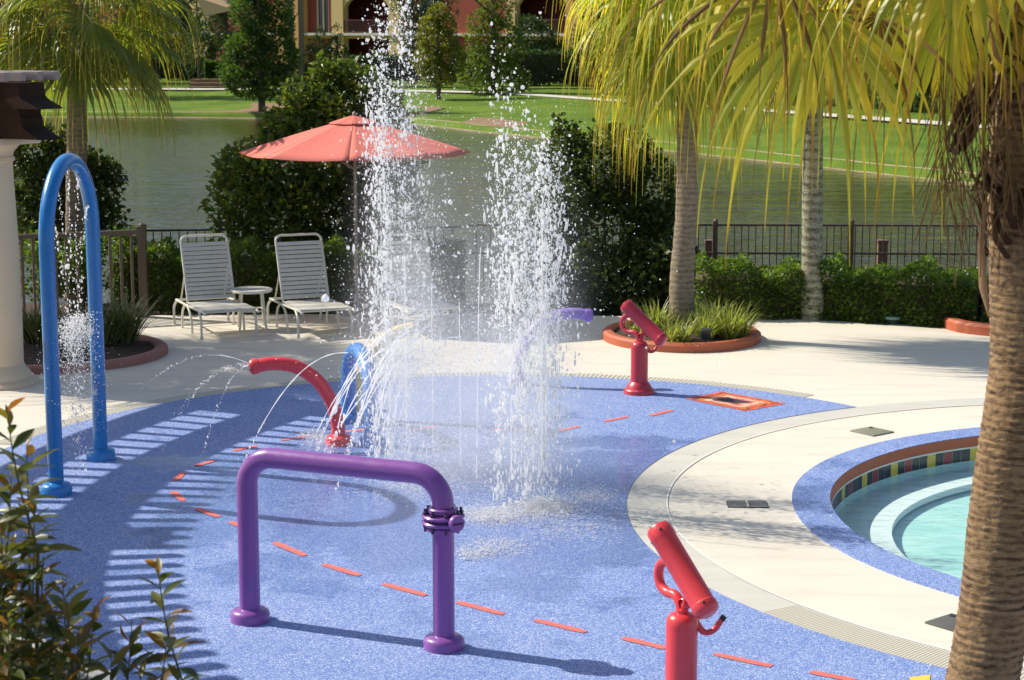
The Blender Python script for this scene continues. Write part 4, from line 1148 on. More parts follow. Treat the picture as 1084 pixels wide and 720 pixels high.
for k_, (x, y, h_, lab) in enumerate([(-8.0, 20.9, 4.6, 'fan palm standing left of the stone column'), (-9.0, 22.3, 5.6, 'taller fan palm farther left of the stone column'), (-10.3, 13.9, 4.7, 'unseen fan palm added outside the pergola to shade the pad')]):  # last palm is out of view, added to fill the shade at lower left
    palm(0, y, [(x, y, -.1), (x + .1, y, 2), (x, y, h_)], [.16, .14, .13], M['trunk_far'], lab, Vector((x, y, h_)), 34, M['frond_left'], petm, .85, 1.5, 30 + k_, els=(-.8, 1.1), grav=4.0, petdroop=.5, nseg=36)
# big near palm
b0 = Vector((1.80, 7.6, -.05))
nt_ = [b0, PD(1043, 705, 7.62), PD(1068, 500, 7.66), PD(1084, 380, 7.7), PD(1094, 200, 7.74), PD(1112, 0, 7.8), PD(1128, -170, 7.8)]
npalm = thing('palm_tree', b0, 'big near palm with ringed brown trunk and long yellowing ribbon fronds', 'palm', 'fan palms round the deck')
def scarred_trunk(root, pts, rads, mat, rings=800, n=84):
    from mathutils import noise as mn
    path = smooth_path(pts, max(2, rings // (len(pts) - 1))); k = len(path)
    rr = np.interp(np.linspace(0, 1, k), np.linspace(0, 1, len(rads)), rads)
    V = []; s_ = 0.0
    for i, q in enumerate(path):
        if i: s_ += (path[i] - path[i - 1]).length
        for j in range(n):
            a = 2 * math.pi * j / n; ca, sa = math.cos(a), math.sin(a)
            ph = s_ / .030 + .9 * mn.noise((ca * 1.4, sa * 1.4, s_ * 3)) + .35 * mn.noise((ca * 5, sa * 5, s_ * 9))
            saw = ph - math.floor(ph); ring_ = (saw ** 1.6) * (.55 + .6 * mn.noise((ca * 2.2, sa * 2.2, math.floor(ph) * 1.7)))
            fib = mn.noise((ca * 17, sa * 17, s_ * 7)); rough_ = mn.noise((ca * 9, sa * 9, s_ * 40))
            big = mn.noise((ca * 1.2 + 7, sa * 1.2, s_ * 2.2))
            r = rr[i] * (1 + .05 * ring_ + .016 * fib + .016 * rough_ + .035 * big)
            V.append((q.x + ca * r, q.y + sa * r, q.z))
    F = [(i * n + j, i * n + (j + 1) % n, (i + 1) * n + (j + 1) % n, (i + 1) * n + j) for i in range(k - 1) for j in range(n)]
    return np_obj('trunk', V, F, mat, root, smooth=True)
scarred_trunk(npalm, [p - b0 for p in nt_], [.160, .147, .141, .136, .18, .195, .17], M['trunk_near'])
top = nt_[-1] - b0
rg = random.Random(4)
mb = MB(); mb2 = MB()
for i in range(190):
    u = rg.random(); a = rg.random() * 6.28; z = 2.55 + u * 1.55 - .05
    f = np.interp(z, [p.z - b0.z for p in nt_], range(len(nt_))); k = int(min(f, len(nt_) - 2)); q = (nt_[k] + (nt_[k + 1] - nt_[k]) * (f - k)) - b0
    d = Vector((math.cos(a), math.sin(a), 0)); L = rg.uniform(.14, .32) * (.5 + .6 * u); w = rg.uniform(.011, .022)
    dn = rg.choice((-.9, -.6, .5, .9)) if u > .25 else .9
    p0 = q + d * .15; p1 = p0 + d * L * .55 + Vector((0, 0, L * dn * .5)); p2 = p1 + d * L * .25 + Vector((0, 0, L * dn * .8))
    (mb if rg.random() < .9 else mb2).tube([p0, p1, p2], [w * 1.25, w, w * .55], 7, flat=.4)
tag(mb.build('leaf_bases', M['boot'], npalm), kind='stuff'); tag(mb2.build('peeling_bases', M['boot_pale'], npalm), kind='stuff')
q = PD(1039, 270, 7.64) - b0
mb = MB(); mb.tube([q + Vector((.0, -.02, .22)), q + Vector((-.012, -.03, .05)), q + Vector((.005, -.03, -.13)), q + Vector((.035, -.02, -.25))], [.005, .016, .020, .004], 8, flat=.35); mb.build('peeling_sheath', M['boot_pale'], npalm)
# hand-placed clump of dead leaf bases at the left side of the trunk
q = PD(1006, 148, 7.7) - b0
mb = MB()
for dx, dz, L in ((0, .02, .20), (.028, .0, .17), (.055, .03, .22), (-.02, .05, .16), (.08, .06, .2)):
    mb.tube([q + Vector((dx + .16, .02, dz + .18)), q + Vector((dx + .06, 0, dz + .10)), q + Vector((dx, -.01, dz - L * .35))], [.022, .026, .014], 7, flat=.5)
mb.build('dead_leaf_bases', M['boot'], npalm)
near = [  # azimuth deg (180 = towards the left of the photo), elevation, stalk, blade, roll
    (184, -.30, 1.12, 1.0, 1.15), (172, .15, 1.12, 1.0, 1.0), (200, .30, 1.05, 1.0, .7), (178, -.85, .66, .92, 1.2), (216, -.25, .62, .9, .5),
    (262, -.30, .40, .85, .2),
    (120, .2, .8, 1.2, None), (60, .1, .8, 1.2, None), (30, .4, .8, 1.2, None), (0, .1, .8, 1.2, None), (-30, .5, .8, 1.2, None), (-60, -.1, .6, 1.2, None), (282, -.4, .40, .9, None)]
for i, (az, el, pet, bl, rl) in enumerate(near):
    a = R(az)
    frond(npalm, top + Vector((math.cos(a) * .1, math.sin(a) * .1, .0)), a, el, pet, bl, M['frond_near'], petb, 3000 + i, nseg=38, wmax=.017, grav=6.5, petdroop=.75, split=.52, sweep=105, roll=rl)
for i, (az, el, pet, bl, rl) in enumerate([(187, -.05, 1.22, .95, 1.2), (181, -.55, .95, .9, 1.1), (230, -.9, .40, .8, .5)]):
    a = R(az); frond(npalm, top + Vector((math.cos(a) * .1, math.sin(a) * .1, .0)), a, el, pet, bl, M['frond_brown'], petb, 3100 + i, nseg=11, wmax=.009, grav=6.5, petdroop=.75, split=.45, sweep=95, roll=rl)
# a few long dry strings hanging beside the trunk
mb = MB()
for i in range(150):
    x = rg.uniform(990, 1080); y = rg.uniform(60, 190); q = PD(x, y, 7.6 + rg.uniform(-.25, .15)) - b0
    L = rg.uniform(.15, .45); s_ = rg.uniform(-.12, .12)
    mb.tube(smooth_path([q, q + Vector((s_ * .4, 0, -L * .5)), q + Vector((s_, rg.uniform(-.05, .05), -L))], 4), rg.uniform(.0012, .003), 4)
mb.build('dry_strings', M['frond_brown'], npalm)

# ================================================================== PERGOLA
PC, RT = (2.05, 14.5), 7.55
perg = thing('pergola', (PC[0], PC[1], 0), 'curved dark timber pergola with slatted top on a limestone column', 'pergola')
A0, A1 = 148.6, 231.0
def pol(r, a): return Vector((r * math.cos(R(a)), r * math.sin(R(a)), 0))
n_sl = int((A1 - A0) / 1.74)
sm = MB(); sm.box((0, 0, 0), (1.95, .078, .085), bev=.008)
sl0 = None
for i in range(n_sl + 1):
    a = A0 + i * 1.74
    if sl0 is None: sl0 = sm.build('slat', M['slat_wood'], perg); o = sl0
    else: o = sl0.copy(); COL.objects.link(o); o.parent = perg
    o.location = pol(RT + .975, a) + Vector((0, 0, 3.04)); o.rotation_euler = (0, 0, R(a + random.uniform(-.15, .15)))
for r, w in ((RT + .56, .32), (RT + 1.56, .20)):
    mb = MB(); n = 60; vs = []; fs = []
    for i in range(n + 1):
        a = A0 - .3 + (A1 - A0) * i / n
        for (dr, z) in ((-w / 2, 2.74), (w / 2, 2.74), (w / 2, 2.985), (-w / 2, 2.985)):
            q = pol(r + dr, a); vs.append((q.x, q.y, z))
    for i in range(n):
        for j in range(4): fs.append((i * 4 + j, i * 4 + (j + 1) % 4, (i + 1) * 4 + (j + 1) % 4, (i + 1) * 4 + j))
    fs += [(0, 1, 2, 3), (4 * n + 3, 4 * n + 2, 4 * n + 1, 4 * n)]
    mb.add(vs, fs).build('ring_beam', M['dark_wood'], perg)
def corbel(a, r0, r1, z0, z1, w):
    """radial bracket with hollowed ends"""
    prof = []
    for s_, r in ((1, r1), (-1, r0)):
        e = []
        for k in range(9):
            t = k / 8; e.append((r - s_ * .24 * (1 - t) ** 2.2 - s_ * .015 * math.sin(t * 9), z0 + (z1 - z0) * .78 * t))
        e = [(r - s_ * .28, z0)] + e + [(r, z0 + (z1 - z0) * .78), (r, z1)]
        prof += e if s_ == 1 else e[::-1]
    n = len(prof); d = pol(1, a); tt = Vector((-d.y, d.x, 0)); vs = []
    for s_ in (-1, 1): vs += [d * r + tt * s_ * w / 2 + Vector((0, 0, z)) for r, z in prof]
    mb = MB(); mb.add(vs, [tuple(range(n)), tuple(range(n, 2 * n))[::-1]] + [(i, (i + 1) % n, n + (i + 1) % n, n + i) for i in range(n)])
    return mb
for a in (150.9, 184, 214):
    corbel(a, RT + 1.75, RT + .06, 2.735, 2.98, .36).build('bracket', M['dark_wood'], perg, smooth=False)
    corbel(a, RT + 1.30, RT + .08, 2.445, 2.732, .30).build('bracket', M['dark_wood'], perg, smooth=False)
    q = pol(RT + .69, a)
    mb = MB(); mb.lathe([(.285, .20), (.29, .6), (.285, 1.4), (.262, 2.10), (.262, 2.22)], q, 40); col_ = mb.build('column', M['stone'], perg)
    mb = MB(); mb.lathe([(0, .0), (.43, .0), (.43, .035), (.41, .05), (.36, .06), (.355, .10), (.335, .13), (.31, .15), (.29, .195), (.283, .2)], q, 40); mb.build('base', M['stone'], col_)
    mb = MB(); mb.lathe([(.262, 2.20), (.285, 2.215), (.285, 2.245), (.265, 2.26), (.275, 2.30), (.34, 2.37), (.345, 2.375)], q, 40)
    mb.box(q + Vector((0, 0, 2.409)), (.76, .76, .066), Matrix.Rotation(R(a), 3, 'Z'), bev=.008); mb.build('capital', M['stone'], col_)

# ================================================================== PLAY PIPES
def collar(r0, r1, h, c=(0, 0, 0)):
    mb = MB(); mb.lathe([(0, 0), (r1, 0), (r1 * 1.0, h * .62), (r1 * .94, h * .80), (r1 * .80, h * .93), (r0 * 1.22, h), (r0, h + .004)], c, 36); return mb
def base_bolts(parent, r, z, c, mat, n=6):
    mb0 = None
    for i in range(n):
        a = 2 * math.pi * i / n + .3
        mb = MB(); mb.lathe([(.011, 0), (.011, .012), (0, .014)], (c[0] + r * math.cos(a), c[1] + r * math.sin(a), z), 8); mb.build('bolt', mat, parent)

a_, b_ = P(265, 658), P(470, 687)
arch_ = thing('pipe_arch', (a_ + b_) / 2, 'purple pipe arch with a bolted flange joint standing on the blue rubber', 'water arch')
o = (a_ + b_) / 2; a, b = a_ - o, b_ - o
rp = .062
mb = MB(); mb.tube(fillet_path([a + Vector((0, 0, .05)), a + Vector((0, 0, 1.015)), b + Vector((0, 0, 1.015)), b + Vector((0, 0, .835))], .175, 14), rp, 32); mb.build('pipe', M['purple'], arch_)
mb = MB(); mb.tube([b + Vector((0, 0, .05)), b + Vector((0, 0, .70))], rp, 32); mb.build('lower_pipe', M['purple'], arch_)
for q in (a, b): collar(rp, .118, .085, q).build('base_collar', M['purple'], arch_)
u = (b - a).normalized(); vperp = Vector((-u.y, u.x, 0))
fl = MB()
for z0, z1, r in ((.70, .725, .10), (.735, .756, .122), (.772, .793, .122), (.80, .832, .085)):
    fl.lathe([(rp, z0), (r - .006, z0), (r, z0 + .006), (r, z1 - .006), (r - .006, z1), (rp, z1)], b, 36)
fl.lathe([(.085, .75), (.085, .78)], b, 30)
flo = fl.build('flange', M['purple'], arch_)
for i in range(8):
    a8 = 2 * math.pi * i / 8 + .2; c = b + Vector((.102 * math.cos(a8), .102 * math.sin(a8), 0))
    mb = MB(); mb.lathe([(0, .695), (.009, .697), (.009, .722), (.015, .724), (.015, .734), (.007, .736), (.007, .794), (.015, .796), (.015, .808), (.009, .81), (.009, .828), (0, .83)], c, 6); mb.build('bolt', m_simple('dark purple bolt', (.055, .02, .09), .4, .2) if 'dark purple bolt' not in bpy.data.materials else bpy.data.materials['dark purple bolt'], flo)
side = (u * .86 - vperp * .5).normalized()
mb = MB(); mb.lathe([(.03, .08), (.03, .115), (.048, .117), (.05, .135), (.045, .146), (0, .148)], b + Vector((0, 0, .764)), 24, axis=side); mb.build('side_cap', M['purple'], arch_)
mb = MB(); c = b + Vector((0, 0, .764)) + side * .15; t_ = Vector((-side.y, side.x, 0)); mb.tube([c - t_ * .03, c + t_ * .03], .006, 6); mb.build('cap_handle', bpy.data.materials['dark purple bolt'], arch_)

# tall blue hoop
a_, b_ = P(60, 524), P(107, 487)
o = (a_ + b_) / 2; hoop = thing('pipe_hoop', o, 'tall blue pipe hoop with water falling inside it beside the column', 'water hoop')
a, b = a_ - o, b_ - o; rad = (b - a).length / 2; zt = 2.49 - rad; d = (b - a).normalized()
arc = [(-d * rad * math.cos(t)) + Vector((0, 0, zt + rad * math.sin(t))) for t in np.linspace(0, math.pi, 26)]
rb = .058
mb = MB(); mb.tube([a + Vector((0, 0, .05)), a + Vector((0, 0, zt * .5))] + arc + [b + Vector((0, 0, zt * .5)), b + Vector((0, 0, .05))], rb, 30); mb.build('pipe', M['blue'], hoop)
for q in (a, b): 
    k = collar(rb, .118, .10, q).build('base_collar', M['blue'], hoop)
    base_bolts(k, .096, .078, q, M['blue'])
nozzles = []
for t in (.42, 1.0, 1.57, 2.1, 2.75):
    p = -d * rad * math.cos(t) + Vector((0, 0, zt + rad * math.sin(t))); inn = (Vector((0, 0, zt)) - p).normalized()
    mb = MB(); mb.lathe([(.010, rb - .004), (.010, rb + .008), (.005, rb + .010), (0, rb + .010)], p, 10, axis=inn); mb.build('nozzle', M['metal_grey'], hoop); nozzles.append((o + p + inn * rb, inn))
for q, z in ((a, 1.30), (b, .62), (b, 1.12)):
    s_ = 1 if q is a else -1
    mb = MB(); mb.lathe([(.010, rb - .004), (.010, rb + .008), (0, rb + .010)], q + Vector((0, 0, z)), 10, axis=d * s_ + Vector((0, 0, .2))); mb.build('nozzle', M['metal_grey'], hoop)

def bent_spout(name, base, rel, mat, label, r=.058, endcap=None, dirv=Vector((1, 0, 0)), cat='water spout'):
    t = thing(name, base, label, cat)
    pts = smooth_path([dirv * x + Vector((0, 0, z)) for x, z in rel], 8)
    mb = MB(); mb.tube(pts, r, 26); mb.build('pipe', mat, t)
    collar(r, .115, .09).build('base_collar', mat, t)
    e = pts[-1]; ax = (pts[-1] - pts[-2]).normalized()
    mb = MB(); mb.lathe([(r * .98, -.04), (r * 1.13, -.035), (r * 1.16, 0), (r * 1.13, .02), (r * .92, .035), (0, .042)], e, 26, axis=ax); cap = mb.build('end_cap', endcap or mat, t)
    for i in range(5):
        a = i * 1.2566; v1 = ax.orthogonal().normalized(); v2 = ax.cross(v1)
        mb = MB(); mb.lathe([(.008, 0), (.008, .006), (0, .007)], e + ax * .038 + (v1 * math.cos(a) + v2 * math.sin(a)) * r * .55, 8, axis=ax); mb.build('jet_hole', M['black'], cap)
    return Vector(base) + e
REL = [(0, .05), (.015, .22), (.07, .40), (.19, .575), (.36, .685), (.54, .715), (.70, .695)]
red_tip = bent_spout('bent_spout', P(359, 471), REL, M['red'], 'red bent pipe spout curving to the left behind the purple arch', dirv=Vector((-.99, -.14, 0)).normalized())
pur_tip = bent_spout('bent_spout', P(548, 408), [(x, z) for x, z in REL], M['purple_far'], 'violet pipe spout pointing right behind the tall fountain', dirv=Vector((1, .05, 0)).normalized())
yel_tip = bent_spout('bent_spout', P(374, 443), [(0, .05), (.015, .22), (.08, .45), (.22, .66), (.40, .80), (.56, .84)], M['yellow'], 'yellow bent pipe spout half hidden in the spray behind the small blue hoop', dirv=Vector((1, -.2, 0)).normalized())
a_, b_ = P(370, 447), P(394, 472); o = (a_ + b_) / 2
hp2 = thing('pipe_hoop', o, 'small bright blue pipe hoop behind the red spout', 'water hoop')
a, b = a_ - o, b_ - o; rad = (b - a).length / 2; d = (b - a).normalized(); zt = .73 - min(rad, .32)
hr = min(rad, .32)
arc = [(-d * rad * math.cos(t)) + Vector((0, 0, zt + hr * math.sin(t))) for t in np.linspace(0, math.pi, 20)]
mb = MB(); mb.tube([a + Vector((0, 0, .05)), a + Vector((0, 0, zt * .5))] + arc + [b + Vector((0, 0, zt * .5)), b + Vector((0, 0, .05))], .068, 26); mb.build('pipe', M['blue_bright'], hp2)  # small hoop
for q in (a, b): collar(.06, .115, .09, q).build('base_collar', M['blue_bright'], hp2)

# water cannons: local x is the horizontal aim of the barrel
def cannon(base, yaw, mat, label, cz=.745, cx=0.0, el=R(39.5)):
    t = thing('water_cannon', base, label, 'water cannon', 'red water cannons', rz=yaw)
    rb = .083
    mb = MB(); mb.lathe([(0, 0), (.15, 0), (.15, .035), (.143, .05), (.125, .06), (.115, .085), (.098, .11), (rb, .125)], n=40); mb.build('base_collar', mat, t)
    mb = MB(); mb.lathe([(rb, .115), (rb, .46), (rb * .96, .485), (rb * .80, .505), (rb * .55, .515), (.034, .518), (.034, .535), (0, .54)], n=40); mb.build('body', mat, t)
    ax = Vector((math.cos(el), 0, math.sin(el))); up = Vector((-math.sin(el), 0, math.cos(el)))
    c = Vector((cx, 0, cz)); L = .27; br = .066
    mb = MB(); mb.lathe([(0, -L - .012), (br * .7, -L - .010), (br * .95, -L), (br * 1.06, -L + .012), (br * 1.06, -L + .045), (br, -L + .05), (br, L - .075), (br * 1.05, L - .07), (br * 1.05, L - .012), (br * .98, L), (br * .80, L), (br * .78, L - .03), (0, L - .03)], c, 40, axis=ax); bo = mb.build('barrel', mat, t)
    yv = Vector((0, 1, 0))
    for s_ in (-L + .03, L - .04):
        for k in range(3):
            a = k * 2.1 + .6; dv = up * math.cos(a) + yv * math.sin(a)
            mb = MB(); mb.lathe([(.008, 0), (.008, .006), (.004, .009), (0, .009)], c + ax * s_ + dv * (br * 1.05), 8, axis=dv); mb.build('screw', M['black'], bo)
    mb = MB(); mb.tube(smooth_path([(0.0, 0, .51), (.02, 0, .565), (.06, 0, .595), (.13, 0, .595), (.185, 0, .625), (.20, 0, .69), (.165, 0, .745), (.10, 0, .76), (.045, 0, .74), (.015, 0, .715)], 7), .0265, 18); mb.build('loop_handle', mat, t)
    mb = MB(); mb.tube([(-.005, 0, .50), (-.03, 0, .58), (-.07, 0, .655)], [.024, .022, .026], 14); mb.build('neck', mat, t)
    mb = MB(); mb.lathe([(.026, -.03), (.03, -.026), (.03, .026), (.026, .03)], (-.03, 0, .575), 16, axis=(0, 1, 0)); mb.build('pivot', mat, t)
    mb = MB(); mb.tube(smooth_path([(-.02, -.05, .505), (-.03, -.085, .44), (-.05, -.11, .405), (-.075, -.15, .415), (-.10, -.185, .475)], 6), [.018] * 12 + [.016] * 13, 12); lv = mb.build('lever', mat, t)
    mb = MB(); mb.tube([(-.099, -.184, .472), (-.106, -.194, .492)], .0165, 12); mb.build('lever_tip', M['black'], lv)
    return t
nb_ = PD(722, 752, 9.38); nb_.z = 0
cannon((PD(722, 650, 9.4).x, 9.40, 0), math.atan2(.835, -.55), M['red'], 'near bright red water cannon with loop handle, cut off by the lower edge')
fb = P(676.5, 417)
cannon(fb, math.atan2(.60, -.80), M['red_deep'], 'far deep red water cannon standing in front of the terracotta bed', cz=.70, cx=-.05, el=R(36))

# ================================================================== LOUNGERS, TABLE, UMBRELLA
def lounger():
    t = thing('lounge_chair', (0, 0, 0), '', 'lounge chair', 'white strap loungers in a row')
    w = .31; rt = .0145
    rec = R(21); hy, hz = .18, .325; bl_ = .80
    bt = Vector((0, hy + math.sin(rec) * bl_, hz + math.cos(rec) * bl_))
    mb = MB()
    for s_ in (-1, 1):
        mb.tube(fillet_path([(s_ * w, .62, .30), (s_ * w, hy, .30), (s_ * w, -.62, .315), (s_ * w, -.70, .30)], .03, 4), rt, 12)
    mb.tube([(-w, -.60, .312), (w, -.60, .312)], rt, 12); mb.tube([(-w, .60, .30), (w, .60, .30)], rt, 12)
    mb.build('seat_frame', M['white_metal'], t)
    mb = MB(); mb.tube(fillet_path([(-w + .03, hy, hz), Vector((-w + .03, 0, 0)) + bt, Vector((w - .03, 0, 0)) + bt, (w - .03, hy, hz)], .075, 8), rt, 12); mb.build('back_frame', M['white_metal'], t)
    bk = Vector((0, math.sin(rec), math.cos(rec))); nrm = Vector((0, -math.cos(rec), math.sin(rec)))
    mb = MB()
    for i in range(13):
        c = Vector((0, hy, hz)) + bk * (.05 + i * .0535) + nrm * .012
        mb.box(c, (2 * w - .045, .007, .044), Matrix.Rotation(-rec, 3, 'X'), bev=.003)
    st = mb.build('back_straps', M['strap'], t)
    mb = MB()
    for i in range(15): mb.box((0, hy - .03 - i * .0535, .3255 + .004 * math.sin(i)), (2 * w - .01, .046, .007), bev=.003)
    mb.build('seat_straps', M['strap'], t)
    for s_ in (-1, 1):
        for path in ([(s_ * w, .58, .30), (s_ * (w + .02), .66, .20), (s_ * (w + .02), .66, 0)], [(s_ * w, -.42, .31), (s_ * (w + .01), -.55, .22), (s_ * (w + .01), -.56, 0)]):
            mb = MB(); mb.tube(smooth_path(path, 6), rt, 12); lg = mb.build('leg', M['white_metal'], t)
            mb = MB(); e = path[-1]; mb.lathe([(.018, .0), (.018, .035), (.0148, .037)], (e[0], e[1], 0), 12); mb.build('foot', M['strap'], lg)
        mb = MB(); mb.tube(smooth_path([(s_ * w, .36, 0), (s_ * w, .34, .18), (s_ * w, .22, .285), (s_ * w, .08, .285), (s_ * w, -.06, .18), (s_ * w, -.10, 0)], 6), rt * .95, 12); mb.build('arched_leg', M['white_metal'], t)
        mb = MB(); mb.tube([(s_ * (w - .05), .58, .31), (s_ * (w - .05), hy + math.sin(rec) * .42, hz + math.cos(rec) * .42)], .009, 10); mb.build('back_strut', M['white_metal'], t)
    return t
lo = lounger()
for i, (x, y, a, lab) in enumerate([(-3.46, 21.82, 24, 'cream strap lounger left of the round side table'), (-2.36, 21.9, 23, 'cream strap lounger between the side table and the umbrella pole'), (-1.13, 21.95, 21, 'cream strap lounger veiled by the tall fountain spray')]):
    q = lo if i == 0 else copy_tree(lo)
    q.location = (x, y, 0); q.rotation_euler = (0, 0, R(a)); q['label'] = lab
tb = thing('side_table', (PD(266, 306, 22.0).x, 22.0, 0), 'round cream side table between the two clear loungers', 'side table')
mb = MB(); mb.lathe([(0, .435), (.235, .435), (.245, .44), (.248, .455), (.242, .468), (.225, .468), (.22, .458), (0, .458)], n=40); mb.build('table_top', M['white_metal'], tb)
for i in range(4):
    a = R(45 + 90 * i + 12); mb = MB(); mb.tube(smooth_path([(math.cos(a) * .17, math.sin(a) * .17, .435), (math.cos(a) * .19, math.sin(a) * .19, .25), (math.cos(a) * .22, math.sin(a) * .22, 0)], 5), .014, 12); mb.build('leg', M['white_metal'], tb)
mb = MB(); mb.tube([(.17 * math.cos(t), .17 * math.sin(t), .22) for t in np.linspace(0, 2 * math.pi, 30)], .009, 8); mb.build('ring_brace', M['white_metal'], tb)

ub = P(378, 333)
um = thing('patio_umbrella', ub, 'coral red octagonal patio umbrella on a slim brown pole behind the loungers', 'umbrella')
mb = MB(); mb.tube([(0, 0, .06), (0, 0, 2.44)], .02, 16); mb.build('pole', M['pole'], um)
mb = MB(); mb.lathe([(0, 0), (.24, 0), (.24, .03), (.20, .06), (.06, .075), (.04, .10), (.04, .26), (.021, .262)], n=32); mb.build('base', M['metal_grey'], um)
RU, ZR, ZA = 1.41, 2.0, 2.40
def canopy(mb, r0, r1, z0, z1, sag, n=8, m=8, k=10):
    for s_ in range(n):
        a0, a1 = R(s_ * 45 + 2), R(s_ * 45 + 47); vs = []
        for i in range(m + 1):
            t = i / m; r = r0 + (r1 - r0) * t; z = z0 + (z1 - z0) * t ** 1.12
            for j in range(k + 1):
                u_ = j / k; p0 = Vector((r * math.cos(a0), r * math.sin(a0), 0)); p1 = Vector((r * math.cos(a1), r * math.sin(a1), 0))
                q = p0.lerp(p1, u_); vs.append((q.x, q.y, z - sag * math.sin(math.pi * u_) * t * (1 - .35 * t)))
        mb.add(vs, [(i * (k + 1) + j, i * (k + 1) + j + 1, (i + 1) * (k + 1) + j + 1, (i + 1) * (k + 1) + j) for i in range(m) for j in range(k)])
mb = MB(); canopy(mb, .04, RU, ZA, ZR, .035)
cv = mb.build('canopy', M['coral'], um, angle=60)
sol = cv.modifiers.new('thick', 'SOLIDIFY'); sol.thickness = .006
mb = MB(); canopy(mb, .02, .31, ZA + .045, ZA - .045, .012)
vt = mb.build('vent_cap', M['coral'], um, angle=60); sol = vt.modifiers.new('thick', 'SOLIDIFY'); sol.thickness = .005
mb = MB(); mb.lathe([(.012, 2.42), (.03, 2.45), (.025, 2.475), (0, 2.50)], n=16); mb.build('finial', M['pole'], um)
for i in range(8):
    a = R(i * 45 + 2); mb = MB()
    mb.tube([(.03 * math.cos(a), .03 * math.sin(a), ZA - .02), (RU * .5 * math.cos(a), RU * .5 * math.sin(a), ZA - .02 + (ZR - ZA) * .46), (RU * .99 * math.cos(a), RU * .99 * math.sin(a), ZR - .012)], .008, 8); rb_ = mb.build('rib', M['pole'], um)
    mb = MB(); mb.tube([(.03 * math.cos(a), .03 * math.sin(a), 1.80), (RU * .5 * math.cos(a), RU * .5 * math.sin(a), ZA - .03 + (ZR - ZA) * .46)], .006, 8); mb.build('strut', M['pole'], rb_)

# ================================================================== NEAR SHRUB
def near_shrub():
    base = PD(40, 1150, 5.9); base.z = 0
    t = thing('shrub', base, 'near leafy shrub with reddish young tips in the lower left corner', 'shrub')
    rg = random.Random(15)
    tips = [(6, 428, 5.6), (28, 470, 5.8), (12, 505, 5.6), (36, 532, 5.75), (2, 556, 5.5), (46, 590, 5.7), (22, 598, 5.5), (100, 640, 5.75), (60, 640, 5.6), (8, 640, 5.4), (166, 596, 5.7), (140, 655, 5.65), (178, 668, 5.75), (82, 676, 5.5), (118, 690, 5.6), (40, 690, 5.45), (150, 705, 5.6), (10, 700, 5.4), (66, 715, 5.45), (100, 720, 5.4), (190, 715, 5.7), (30, 640, 5.9), (75, 700, 5.9), (14, 575, 5.9)] + [(rg.uniform(-40, 70), rg.uniform(610, 720), rg.uniform(5.3, 6.0)) for _ in range(12)] + [(rg.uniform(60, 165), rg.uniform(705, 770), rg.uniform(5.3, 5.9)) for _ in range(10)] + [(rg.uniform(-50, 0), rg.uniform(450, 600), rg.uniform(5.5, 6.0)) for _ in range(5)]
    stems = MB(); P_, D_, S_, YP, YD, YS = [], [], [], [], [], []
    for (x, y, Y) in tips:
        tip = PD(x, y, Y) - base
        lean = Vector((rg.uniform(-.03, .05), rg.uniform(-.04, .04), 0))
        L = rg.uniform(.36, .50)
        root = tip - Vector((0, 0, L)) - lean * 2.2
        path = smooth_path([root, root.lerp(tip, .5) + lean * .35, tip], 10)
        k = len(path); stems.tube(path, [.0045 - .003 * i / (k - 1) for i in range(k)], 6)
        stems.tube([root, root * .5 + Vector((0, 0, .15)), Vector((root.x * .15, root.y * .15, 0))], [.006, .010, .016], 6)
        ax = (path[-1] - path[-4]).normalized(); nl = int(L / .021)
        for i in range(nl):
            f = i / nl; q = path[min(k - 1, int(f * (k - 1)))]
            az = i * 2.4 + rg.uniform(-.3, .3); up = .25 + 1.1 * f ** 2 + rg.uniform(-.2, .2)
            d = Vector((math.cos(az), math.sin(az), up)).normalized(); s_ = rg.uniform(.105, .150) * (1 - .35 * f ** 3)
            (P_ if f < .86 else YP).append(q); (D_ if f < .86 else YD).append(d); (S_ if f < .86 else YS).append(s_ * (1 if f < .86 else .9))
    stems.build('branches', m_simple('green brown stem', (.10, .09, .03), .6, .2), t)
    def bigleaf(name, p, d, s, mat):
        p, d, s = np.array(p), unit(np.array(d)), np.array(s); n = len(p); m = 6
        side = unit(np.cross(d, unit(RNG.normal(size=(n, 3)) * .35 + np.array([0, 0, 1.0])))); nm = np.cross(side, d)
        rows = []; q = p.copy(); dd = d.copy(); prof = [.12, .62, 1.0, .92, .55, .02]
        for j in range(m):
            w = (s * .15 * prof[j])[:, None]
            rows.append(np.stack([q + side * w + nm * w * .35, q, q - side * w + nm * w * .35], 1))
            dd = unit(dd + nm * -.10); q = q + dd * (s / (m - 1))[:, None]
        V = np.stack(rows, 1).reshape(-1, 3)
        F = (np.arange(n) * m * 3)[:, None, None, None] + (np.arange(m - 1) * 3)[None, :, None, None] + np.arange(2)[None, None, :, None] + np.array([0, 1, 4, 3])
        return np_obj(name, V, F.reshape(-1, 4), mat, t, smooth=True)
    bigleaf('leaves', P_, D_, S_, M['fore_leaf']); bigleaf('young_leaves', YP, YD, YS, M['fore_young'])
near_shrub()
a, b = PD(-60, 640, 6.1), PD(112, 722, 6.0)
t = thing('planter_wall', ((a.x + b.x) / 2, 6.05, 0), 'white planter wall edge glimpsed through the near shrub', 'planter wall')
o = Vector(((a.x + b.x) / 2, 6.05, 0)); d = b - a
mb = MB(); mb.box((a + b) / 2 - o - Vector((0, 0, .03)), (d.length, .16, .07), d.normalized().to_track_quat('X', 'Z').to_matrix(), bev=.012); mb.build('coping', M['white_wall'], t)
mb = MB(); x0, x1 = a.x - o.x, b.x - o.x
